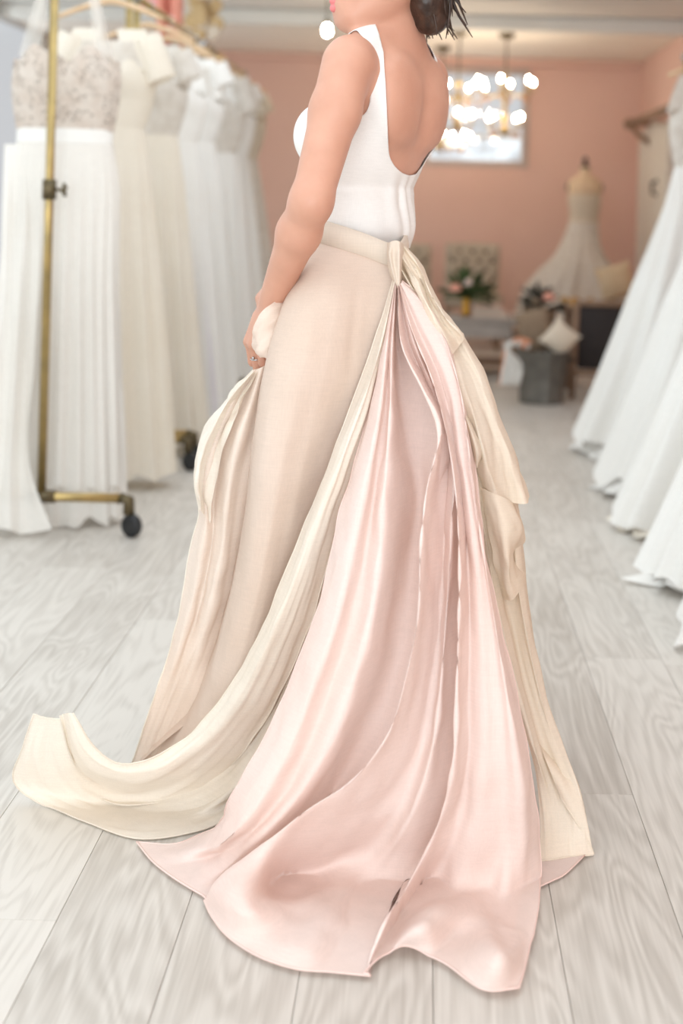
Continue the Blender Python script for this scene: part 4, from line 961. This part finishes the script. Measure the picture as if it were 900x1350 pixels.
# hats above the racks
def hat(label, c, r, m, band):
    root = thing('straw_hat', label, 'hat', c, 'hats on top of the racks')
    MB().lathe(c, [(r*.45, .0), (r*.8, -.012), (r*1.02, .004), (r*1.0, .012), (r*.55, .006), (r*.48, .05), (r*.40, .085), (r*.2, .095), (.001, .096)], 28).build('brim', m, root)
    MB().lathe((c[0], c[1], c[2]+.008), [(r*.535, 0), (r*.52, .03), (r*.5, .03), (r*.5, 0)], 28).build('ribbon', band, root)
tri = thing('rosette_garland', 'dried cream rosette garland hung over far end of rack rail', 'garland', P(262, 60, 8.1))
for k in range(26):
    px = 268+random.uniform(-18, 18); py = random.uniform(-22, 50)-abs(px-268)*.3; c = P(px, py, 8.1+random.uniform(-.06, .06))
    mb = MB()
    for j in range(5):
        a = j*1.256+k; mb.ball(c+np.array((.022*math.cos(a), -.01, .022*math.sin(a))), .024, 8, 5, (1, .6, 1))
    mb.ball(c, .022, 8, 5); mb.build('rosette', M['straw'] if k % 3 else M['creamcush'], tri)
def drape(name, label, cat, m, px0, px1, py0, py1, D, seed):
    rr = [np.array([P(px0+(px1-px0)*s, py0, D+.05), P(px0+(px1-px0)*s, py0+(py1-py0)*.08, D-.03*math.sin(s*9+seed)), P(px0+(px1-px0)*s, (py0+py1)/2, D-.04*math.sin(s*9+seed)), P(px0+(px1-px0)*s, py1+6*math.sin(s*7), D-.04*math.sin(s*9.5+seed))]) for s in np.linspace(0, 1, 9)]
    o = mk(name, sheet(rr, 14, 4, micro=.006, seed=seed).reshape(-1,3), grid_faces(14, 32), m); 
    sd = o.modifiers.new('cloth_thickness', 'SOLIDIFY'); sd.thickness = .006
    return tag(o, label, cat)
drape('scarf', 'coral scarf hung over rack rail beside the dried garland', 'scarf', M['coral'], 207, 240, -40, 60, 7.45, 1)
drape('scarf', 'bright pink scarf hung over rack rail above the gowns', 'scarf', M['pinkfelt'], 176, 206, -40, 12, 7.0, 2)

# ------------------------------------------------------------------ gowns on the right
RX2, RZ2 = 1.27, 1.86
rack('brass garment rack of full white gowns at right edge', 3.2, 7.0, None, RX2, RZ2, .30)
GR = 'white bridal gowns at right edge'; HR2 = 'wooden hangers on the right rack'
gr = [('farthest full white gown on right, its long slanting side edge beside black chair', 6.42, .07, .44, .34, M['white_d'], dict(pleats=13, amp=.07, wob=.06, under=(.02, M['white_d']))),
      ('white organza gown with ruffled hem, second from far end on right', 5.55, .06, .44, .30, M['white_d'], dict(pleats=12, amp=.08, wob=.08, under=(.012, M['white_d']))),
      ('white tulle gown with wavy hem in middle of right rack', 4.87, .05, .47, .26, M['white_s'], dict(pleats=11, amp=.09, wob=.08, under=(.012, M['cream_d']))),
      ('white satin gown with heavy hem folds, second nearest on right', 4.18, .03, .47, .25, M['white_s'], dict(pleats=9, amp=.10, wob=.05, under=(.012, M['white_d']))),
      ('nearest white gown on right with sheer train on the floor', 3.62, .02, .47, .24, M['white_d'], dict(pleats=10, amp=.09, wob=.05, train=(-.03, -.05)))]
hn2 = ['pale hanger holding the farthest gown on right rack', 'pale hanger holding the ruffled organza gown on right', 'pale hanger holding the middle tulle gown on right', 'pale hanger holding the satin gown on right', 'pale hanger holding the nearest gown on right']
for i, (lab, Y, zh, hw, hd_, m, kw) in enumerate(gr):
    gown(lab, GR, RX2, Y, 1.72, 1.60, 1.30, zh, .175, .15, hw, .08, hd_, M['lace'] if i % 2 == 0 else M['white_s'], m, style='wide', seed=50+i*2.3, Zr=RZ2, lean=(-.13, 0), **kw)
    hanger(RX2, Y, RZ2, hn2[i], HR2, .19)
# ------------------------------------------------------------------ chandeliers
def chandelier(label, px, pyc, D, tiers, zc):
    c = P(px, pyc, D); X, Y = c[0], c[1]
    root = thing('chandelier', label, 'chandelier', (X, Y, tiers[-1][0]-.12), 'brass candle chandeliers by the back window')
    MB().lathe((X, Y, zc-.045), [(.012, 0), (.05, .015), (.06, .035), (.06, .045)], 16).build('canopy', M['brass_dark'], root)
    zt = tiers[0][0]; zl = tiers[-1][0]
    MB().tube([(X, Y, zt+.02), (X, Y, zc-.04)], .006, 8).build('rod', M['brass_dark'], root)
    MB().lathe((X, Y, zl-.12), [(.004, 0), (.022, .02), (.03, .05), (.014, .08), (.014, .1), (.034, .13), (.016, .16), (.012, zt-zl+.12), (.03, zt-zl+.15), (.008, zt-zl+.2)], 14).build('stem', M['brass'], root)
    for (z, r, n, a0) in tiers:
        for k in range(n):
            a = a0+2*math.pi*k/n; ux, uy = math.cos(a), math.sin(a)
            arm = MB().tube(cat_resample([(X+ux*.012, Y+uy*.012, z-.03), (X+ux*r*.4, Y+uy*r*.4, z-.085), (X+ux*r*.85, Y+uy*r*.85, z-.07), (X+ux*r, Y+uy*r, z-.035)], 10), .0055, 6).build('arm', M['brass'], root)
            MB().lathe((X+ux*r, Y+uy*r, z-.04), [(.004, 0), (.022, .006), (.024, .01), (.008, .012)], 10).build('drip_cup', M['brass'], arm)
            MB().lathe((X+ux*r, Y+uy*r, z-.03), [(.009, 0), (.009, .035)], 8).build('candle_sleeve', M['candle'], arm)
            MB().lathe((X+ux*r, Y+uy*r, z+.005), [(.003, 0), (.009, .010), (.0095, .017), (.006, .030), (.001, .040)], 10).build('bulb', M['bulb'], arm)
            MB().ball((X+ux*r*.8, Y+uy*r*.8, z-.105), .014, 8, 6, (.8,.8,1.4)).build('crystal', M['amber'], arm)
def zy(py, D): return Z_(630, py, D)
chandelier('right brass chandelier with candle bulbs in front of window', 668, 44, 10.25, [(zy(110, 10.25), .21, 6, .3), (zy(158, 10.25), .14, 4, .9)], 2.35)
chandelier('middle brass chandelier with candle bulbs over the back room', 606, 40, 10.15, [(zy(118, 10.15), .19, 6, .1), (zy(154, 10.15), .12, 3, .5)], 2.35)
chandelier('left lower brass chandelier partly behind the shoulder', 584, 62, 11.2, [(zy(140, 11.2), .13, 4, .2), (zy(182, 11.2), .23, 7, .25)], 2.35)
pb = thing('pendant_bulb', 'bare round bulb glowing under ceiling left of the chin', 'lamp', P(431, 40, 9.0))
cc = P(431, 40, 9.0); MB().ball(cc, .024, 14, 10, (1, 1, 1.5)).build('globe', M['bulb'], pb)
MB().tube([(cc[0], cc[1], cc[2]+.04), (cc[0], cc[1], ZC-.01)], .004, 6).build('cord', M['brass_dark'], pb); MB().lathe((cc[0], cc[1], cc[2]+.035), [(.012, 0), (.016, .02), (.01, .045)], 10).build('socket', M['brass_dark'], pb)

# ------------------------------------------------------------------ furniture at the back
def tufted_chair(label, px, D):
    c = P(px, 400, D); X, Y = c[0], D; zt = Z_(px, 322, D); hw = .215; zs = .42
    root = thing('tufted_chair', label, 'chair', (X, Y, 0), 'tufted linen chairs at the back wall')
    btn = []
    for row in range(4):
        nb = 3 if row % 2 == 0 else 4
        for k in range(nb): btn.append(((k-(nb-1)/2)*.105, zt-.055-row*.075))
    N = 34; v = []
    for i in range(N+1):
        for j in range(N+1):
            x = (2*i/N-1)*hw; z = zs-.03+(zt-zs+.03)*j/N
            y = Y-.012-.05*(1-(x/hw)**6)*(1-(2*j/N-1)**6)
            for bx, bz in btn: y += .036*math.exp(-((x-bx)**2+(z-bz)**2)/.0012)
            v.append((X+x, y, z+(.012*(1-(x/hw)**2) if j == N else 0)))
    n1 = len(v); f = [(i*(N+1)+j, (i+1)*(N+1)+j, (i+1)*(N+1)+j+1, i*(N+1)+j+1) for i in range(N) for j in range(N)]
    mb = MB().add(v, f); mb.box(X-hw, X+hw, Y-.014, Y+.03, zs-.03, zt, .012); back = mb.build('backrest', M['linen'], root)
    for bx, bz in btn: MB().ball((X+bx, Y-.034, bz), .017, 8, 5, (1, .5, 1)).build('button', M['linen_d'], back)
    MB().box(X-hw-.01, X+hw+.01, Y-.46, Y-.03, zs-.10, zs+.02, .03).build('seat', M['linen'], root)
    for sx in (-1, 1):
        for yy in (Y-.42, Y): MB().tube([(X+sx*(hw-.03), yy, zs-.09), (X+sx*(hw-.025), yy, 0)], [.024, .016], 8).build('leg', M['wood'], root)
tufted_chair('oatmeal tufted chair behind green bouquet', 621, 11.3)
tufted_chair('oatmeal tufted chair mostly hidden behind the skirt waist', 531, 11.3)
# low grey bench
D = 9.2; zt = Z_(640, 420, D); x1 = X_(687, 440, D); x0 = x1-.95
bench = thing('grey_bench', 'low worn grey wooden table with lower shelf in front of tufted chairs', 'table', ((x0+x1)/2, D+.2, 0))
for k in range(4): MB().box(x0, x1, D+.11*k+.002, D+.11*k+.108, zt-.03, zt, .004).build('board', M['greypaint'], bench, False)
MB().box(x0+.03, x1-.03, D+.02, D+.05, zt-.13, zt-.03, .003).build('apron', M['greypaint'], bench, False)
MB().box(x0+.03, x1-.03, D+.39, D+.42, zt-.13, zt-.03, .003).build('apron', M['greypaint'], bench, False)
MB().box(x0+.05, x1-.05, D+.04, D+.40, .06, .085, .003).build('shelf', M['wood'], bench, False)
for xx in (x0+.05, x1-.05):
    for yy in (D+.035, D+.405): MB().lathe((xx, yy, 0), [(.018, 0), (.026, .05), (.018, .08), (.03, .16), (.022, .2), (.03, zt-.05), (.03, zt-.03)], 10).build('leg', M['greypaint'], bench)
def leaf(mb, p, d, L, w_):
    d = Vector(d).normalized(); s = d.cross(Vector((0, 0, 1))).normalized() if abs(d.z) < .95 else Vector((1, 0, 0)); n_ = s.cross(d)
    p = Vector(p); v = [p, p+d*L*.35+s*w_+n_*.006, p+d*L*.35-s*w_+n_*.006, p+d*L*.75+s*w_*.7, p+d*L*.75-s*w_*.7, p+d*L-n_*.01, p+d*L*.4-n_*.008, p+d*L*.75-n_*.014]
    mb.add(v, [(0, 1, 6), (0, 6, 2), (1, 3, 7, 6), (6, 7, 4, 2), (3, 5, 7), (7, 5, 4)])
def bloom(c, r, m, parent, seed=0):
    mb = MB(); c = np.array(c)
    for ring_, (n, rr, h) in enumerate(((5, .35, .45), (6, .65, .25), (7, .95, 0))):
        for k in range(n):
            a = 2*math.pi*k/n+ring_*.5+seed; mb.ball(c+np.array((math.cos(a)*rr*r*.6, math.sin(a)*rr*r*.6, h*r)), r*.48, 7, 5, (.9, .9, .75))
    return mb.build('flower', m, parent)
def bouquet(name, label, base, vase_prof, vm, top, spread, h, leafm, blooms, seed, n=70, lsize=.09):
    rg = random.Random(seed); root = thing(name, label, 'flowers', base)
    MB().lathe(base, vase_prof, 18).build('vase', vm, root)
    fol = []
    for k in range(n):
        a = rg.uniform(0, 6.28); e = rg.uniform(.05, 1.3); d = Vector((math.cos(a)*math.cos(e), math.sin(a)*math.cos(e)*.8, math.sin(e)))
        q = Vector(top)+Vector((d.x*spread, d.y*spread*.7, d.z*h))*rg.uniform(.35, .95)
        mb = MB(); leaf(mb, q, d+Vector((rg.uniform(-.4,.4), rg.uniform(-.4,.4), rg.uniform(-.3,.3))), lsize*rg.uniform(.7, 1.3), lsize*.24)
        mb.tube([top, q], .002, 4, False); mb.build('leaf', leafm, root)
    for (p, r, m) in blooms: bloom(p, r, m, root, rg.random()*6)
    return root
D = 9.34; b = P(614, 421, D); b[2] = zt
bouquet('bouquet', 'green bouquet with peach and pale blooms in gold vase', b, [(.026, 0), (.032, .01), (.026, .05), (.024, .09), (.032, .125), (.028, .125)], M['gold'], P(617, 396, D), .155, .16, M['leaf'],
        [(P(600, 381, D-.08), .045, M['petal_p']), (P(616, 374, D-.03), .038, M['petal_w']), (P(634, 384, D-.02), .03, M['leaf'])], 5, 90)
D = 9.34
for k, (px, w_, z0, z1, lab, m) in enumerate(((645, .12, zt, zt+.035, 'pale pink book lying on grey table, lower of the two', M['book_p']), (642, .10, zt+.036, zt+.068, 'pale pink book on top of another book on grey table', M['book_p']))):
    X = X_(px, 420, D); bk = thing('book', lab, 'book', (X, D+.06, z0), 'books on the grey table')
    MB().box(X-w_, X+w_, D-.03, D+.17, z0, z0+.004).build('cover', m, bk, False); MB().box(X-w_, X+w_, D-.03, D+.17, z1-.004, z1).build('cover', m, bk, False)
    MB().box(X-w_, X+w_, D+.166, D+.17, z0+.004, z1-.004).build('spine', m, bk, False); MB().box(X-w_+.006, X+w_-.006, D-.024, D+.166, z0+.004, z1-.004).build('pages', M['creamcush'], bk, False)
X = X_(681, 418, D)-.012; MB().lathe((X, D+.02, zt), [(.014, 0), (.02, .006), (.03, .02), (.034, .03), (.031, .03), (.014, .010)], 18).build('dish', M['petal_w'])
tag(bpy.data.objects['dish'], 'small pale pink dish at right end of grey table', 'dish')
# galvanised tub
Db = 8.05; bx = X_(714, 500, Db); 
tub = thing('metal_tub', 'ribbed galvanised metal tub filled with cushions', 'tub', (bx, Db, 0))
prof = [(.118, 0.0), (.122, .0)]
for k in range(9): prof += [(.124+.004*k/1.0*.9+(.004 if k % 2 else 0), .02+.03*k)]
n = 36; rows = []
for (r, z) in [(.122, 0), (.126, .012), (.122, .03), (.134, .15), (.146, .27), (.153, .285), (.156, .295), (.150, .297), (.142, .27), (.118, .03)]:
    rows.append([(bx+r*(1+.022*math.cos(14*a))*math.cos(a), Db+r*(1+.022*math.cos(14*a))*math.sin(a), z) for a in np.linspace(0, 2*math.pi, 84, endpoint=False)])
mk('body', np.array(rows).reshape(-1,3), grid_faces(len(rows), 84, True)+[tuple(range(83,-1,-1)), tuple(9*84+k for k in range(84))], M['galv'], tub)
for s in (-1, 1): MB().tube([(bx+s*.15, Db-.04, .24), (bx+s*.178, Db-.03, .25), (bx+s*.178, Db+.03, .25), (bx+s*.15, Db+.04, .24)], .006, 6).build('handle', M['iron'], tub)
v, f = cushion_mesh(P(738, 446, Db-.055), (.62, .0, .78), (-.78, .0, .62), (0, -.96, .28), .088, .088, .034)
tag(mk('cushion', v, f, M['creamcush']), 'cream pointed cushion standing in the metal tub', 'cushion')
v, f = cushion_mesh(P(706, 436, Db+.07), (.95, 0, .3), (-.3, 0, .95), (0, -.97, .2), .10, .13, .035)
tag(mk('cushion', v, f, M['wicker']), 'brown striped cushion leaning in the metal tub', 'cushion')
# towel hung over the tub's left handle
rr = [np.array([P(700-k*.4, 452+k, Db-.16), P(688-k*1.5, 447+k*1.0, Db-.17), P(672-k*.8+3*math.sin(k), 452+k*.6, Db-.17-.02*math.sin(k*1.8)), P(664+k*3, 480, Db-.17-.02*math.sin(k*1.8)), P(659+k*3.0, 508, Db-.17-.02*math.sin(k*2))]) for k in range(9)]
Gt = sheet(rr, 22, 4, micro=.006, seed=3)
tow = mk('towel', Gt.reshape(-1,3), grid_faces(22, 32), M['towel']); tag(tow, 'white towel with orange edge draped over left side of tub', 'towel')
md = tow.modifiers.new('cloth_thickness', 'SOLIDIFY'); md.thickness = .008
MB().tube(Gt[:,0]-np.array((0, .004, 0)), .011, 6).build('orange_edge', M['orange'], tow); MB().tube(Gt[2,:]-np.array((0,.004,0)), .016, 6).build('orange_edge', M['orange'], tow)
# crate with basket and flowers behind the tub
D = 8.75; cx = X_(712, 470, D); zc0 = Z_(712, 436, D)
cr = thing('wooden_crate', 'wooden slatted crate behind the metal tub', 'crate', (cx, D+.12, 0))
for k in range(3): 
    z0 = .01+k*(zc0-.02)/3
    for yy in (D, D+.28): MB().box(cx-.16, cx+.16, yy, yy+.012, z0, z0+(zc0-.02)/3-.012).build('slat', M['wood'], cr, False)
for sx in (-1, 1):
    for yy in (D+.012, D+.258): MB().box(cx+sx*.15-.012, cx+sx*.15+.012, yy, yy+.022, 0, zc0-.015).build('post', M['wood'], cr, False)
MB().box(cx-.165, cx+.165, D-.005, D+.295, zc0-.015, zc0).build('lid', M['wood'], cr, False)
bq = bouquet('flower_basket', 'brown woven basket of dark foliage and a pink rose behind tub', (cx, D+.13, zc0), [(.075, 0), (.095, .03), (.10, .08), (.11, .12), (.115, .125), (.10, .12)], M['wicker'], np.array((cx, D+.13, zc0+.12)), .13, .13, M['leaf_d'],
        [(P(723, 393, D+.04), .045, M['petal_p']), (P(744, 396, D+.05), .03, M['ochre']), (P(706, 398, D+.05), .03, M['wicker'])], 9, 60, .07)
# chair with charcoal upholstery
D = 8.25; xa, xb = X_(757, 450, D), X_(850, 450, D); zt = Z_(790, 402, D)
ch = thing('wooden_armchair', 'wooden frame chair with charcoal upholstered back beside white gowns', 'chair', ((xa+xb)/2, D+.2, 0))
for xx in (xa, xb):
    MB().tube([(xx-.012, D-.02, 0), (xx, D, .28), (xx+.012, D+.01, zt+.02)], [.018, .02, .016], 8).build('leg', M['wood'], ch)
    MB().tube([(xx, D+.42, 0), (xx, D+.42, .26)], .018, 8).build('leg', M['wood'], ch)
MB().box(xa, xb, D-.005, D+.03, zt-.01, zt+.025, .006).build('top_rail', M['wood'], ch); MB().box(xa, xb, D-.005, D+.03, .13, .165, .006).build('lower_rail', M['wood'], ch)
MB().box(xa+.02, xb-.02, D+.0, D+.04, .17, zt-.012, .012).build('back_panel', M['dark_cloth'], ch)
MB().box(xa, xb, D+.03, D+.44, .24, .31, .02).build('seat', M['dark_cloth'], ch)
# low table behind it
D = 8.95; zt2 = Z_(790, 407, D); xa2, xb2 = X_(748, 420, D), X_(860, 420, D)
tb = thing('side_table', 'low wooden table behind charcoal chair holding cushion and hat', 'table', ((xa2+xb2)/2, D+.2, 0))
MB().box(xa2, xb2, D, D+.42, zt2-.03, zt2, .005).build('tabletop', M['wood'], tb)
for xx in (xa2+.03, xb2-.03):
    for yy in (D+.03, D+.39): MB().tube([(xx, yy, 0), (xx, yy, zt2-.03)], .018, 8).build('leg', M['wood'], tb)
v, f = cushion_mesh(P(812, 378, D+.2)+np.array((0,0,.03)), (.94, 0, .3), (-.3, 0, .94), (0, -.95, .3), .12, .12, .045)
tag(mk('cushion', v, f, M['tancush']), 'tan cushion tilted on low table beneath the dress form', 'cushion')
hc = P(806, 402, D+.06); hc[2] = zt2+.012
root = thing('felt_hat', 'black felt hat lying on low table in front of tan cushion', 'hat', hc)
MB().lathe((hc[0], hc[1], hc[2]-.011), [(.04, 0), (.085, 0), (.095, .006), (.06, .010), (.05, .04), (.03, .052), (.001, .05)], 24).build('brim', M['black'], root)
rr = [np.array([(X_(752+k*5, 400, D)+.0, D+.02+.0*k, zt2+.014), (X_(752+k*5, 400, D), D+.06, zt2+.03+.012*math.sin(k*1.7)), (X_(754+k*5, 400, D), D+.14, zt2+.05+.014*math.sin(k*1.3)), (X_(756+k*5, 400, D), D+.22, zt2+.014)]) for k in range(7)]
oc = mk('cloth', sheet(rr, 12, 4, micro=.006, seed=2).reshape(-1,3), grid_faces(12, 24), M['ochre']); tag(oc, 'ochre cloth heaped on left side of low table', 'cloth')
# dress form in a white gown
D = 11.0; c = P(769, 300, D); X = c[0]; z = lambda py: Z_(769, py, D)
df = thing('dress_form', 'linen dress form on stand wearing a white gown by back wall', 'dress form', (X, D, 0))
hsh = z(238)
prof = [(.09, z(300)), (.10, z(285)), (.115, z(262)), (.135, z(250)), (.135, z(243)), (.10, z(235)), (.045, z(231)), (.038, z(222)), (.036, z(220))]
MB().lathe((X, D, 0), prof, 26, 1, .72).build('torso', M['dummy'], df)
MB().lathe((X, D, z(221)), [(.036, 0), (.038, .012), (.02, .02), (.012, .035), (.024, .05), (.016, .075), (.003, .085)], 16).build('neck_cap', M['iron'], df)
for s in (-1, 1): MB().ball((X+s*.130, D, z(247)), .03, 12, 8, (.45, 1, 1.2)).build('arm_cap', M['iron'], df)
MB().tube([(X, D, .03), (X, D, z(300))], .015, 8).build('pole', M['wood'], df)
MB().lathe((X, D, 0), [(.16, 0), (.16, .02), (.05, .04), (.02, .06)], 20).build('base', M['wood'], df)
wg = thing('gown', 'white fitted gown with flared skirt worn by dress form', 'gown', (X, D, .03))
rows = [[(X+rx*math.cos(a), D+rx*.74*math.sin(a), z_) for a in np.linspace(0, 2*math.pi, 40, endpoint=False)] for rx, z_ in ((.126, z(256)), (.128, z(264)), (.118, z(276)), (.108, z(288)), (.112, z(294)))]
mk('bodice', np.array(rows).reshape(-1,3), grid_faces(5, 40, True), M['ecru'], wg)
pr = [(z(293), .112, .085), (z(305), .125, .10), (z(322), .15, .13), (z(340), .20, .17), (z(358), .30, .2), (z(380), .40, .22), (.2, .48, .25), (.03, .52, .27)]
Gs = bell(X-.06, D, pr, 120, 14, .07, 77, .03, 30); Gs[:,:,0] += np.interp(np.linspace(0,1,30), [0,.3,1], [.06,.04,0])[:,None]
mk('skirt', Gs.reshape(-1,3), grid_faces(30, 120, True), M['lace'], wg)
mk('belt', np.array([[(X+.115*math.cos(a), D+.088*math.sin(a), z_) for a in np.linspace(0, 2*math.pi, 40, endpoint=False)] for z_ in (z(289), z(293))]).reshape(-1,3), grid_faces(2, 40, True), M['creamcush'], wg)
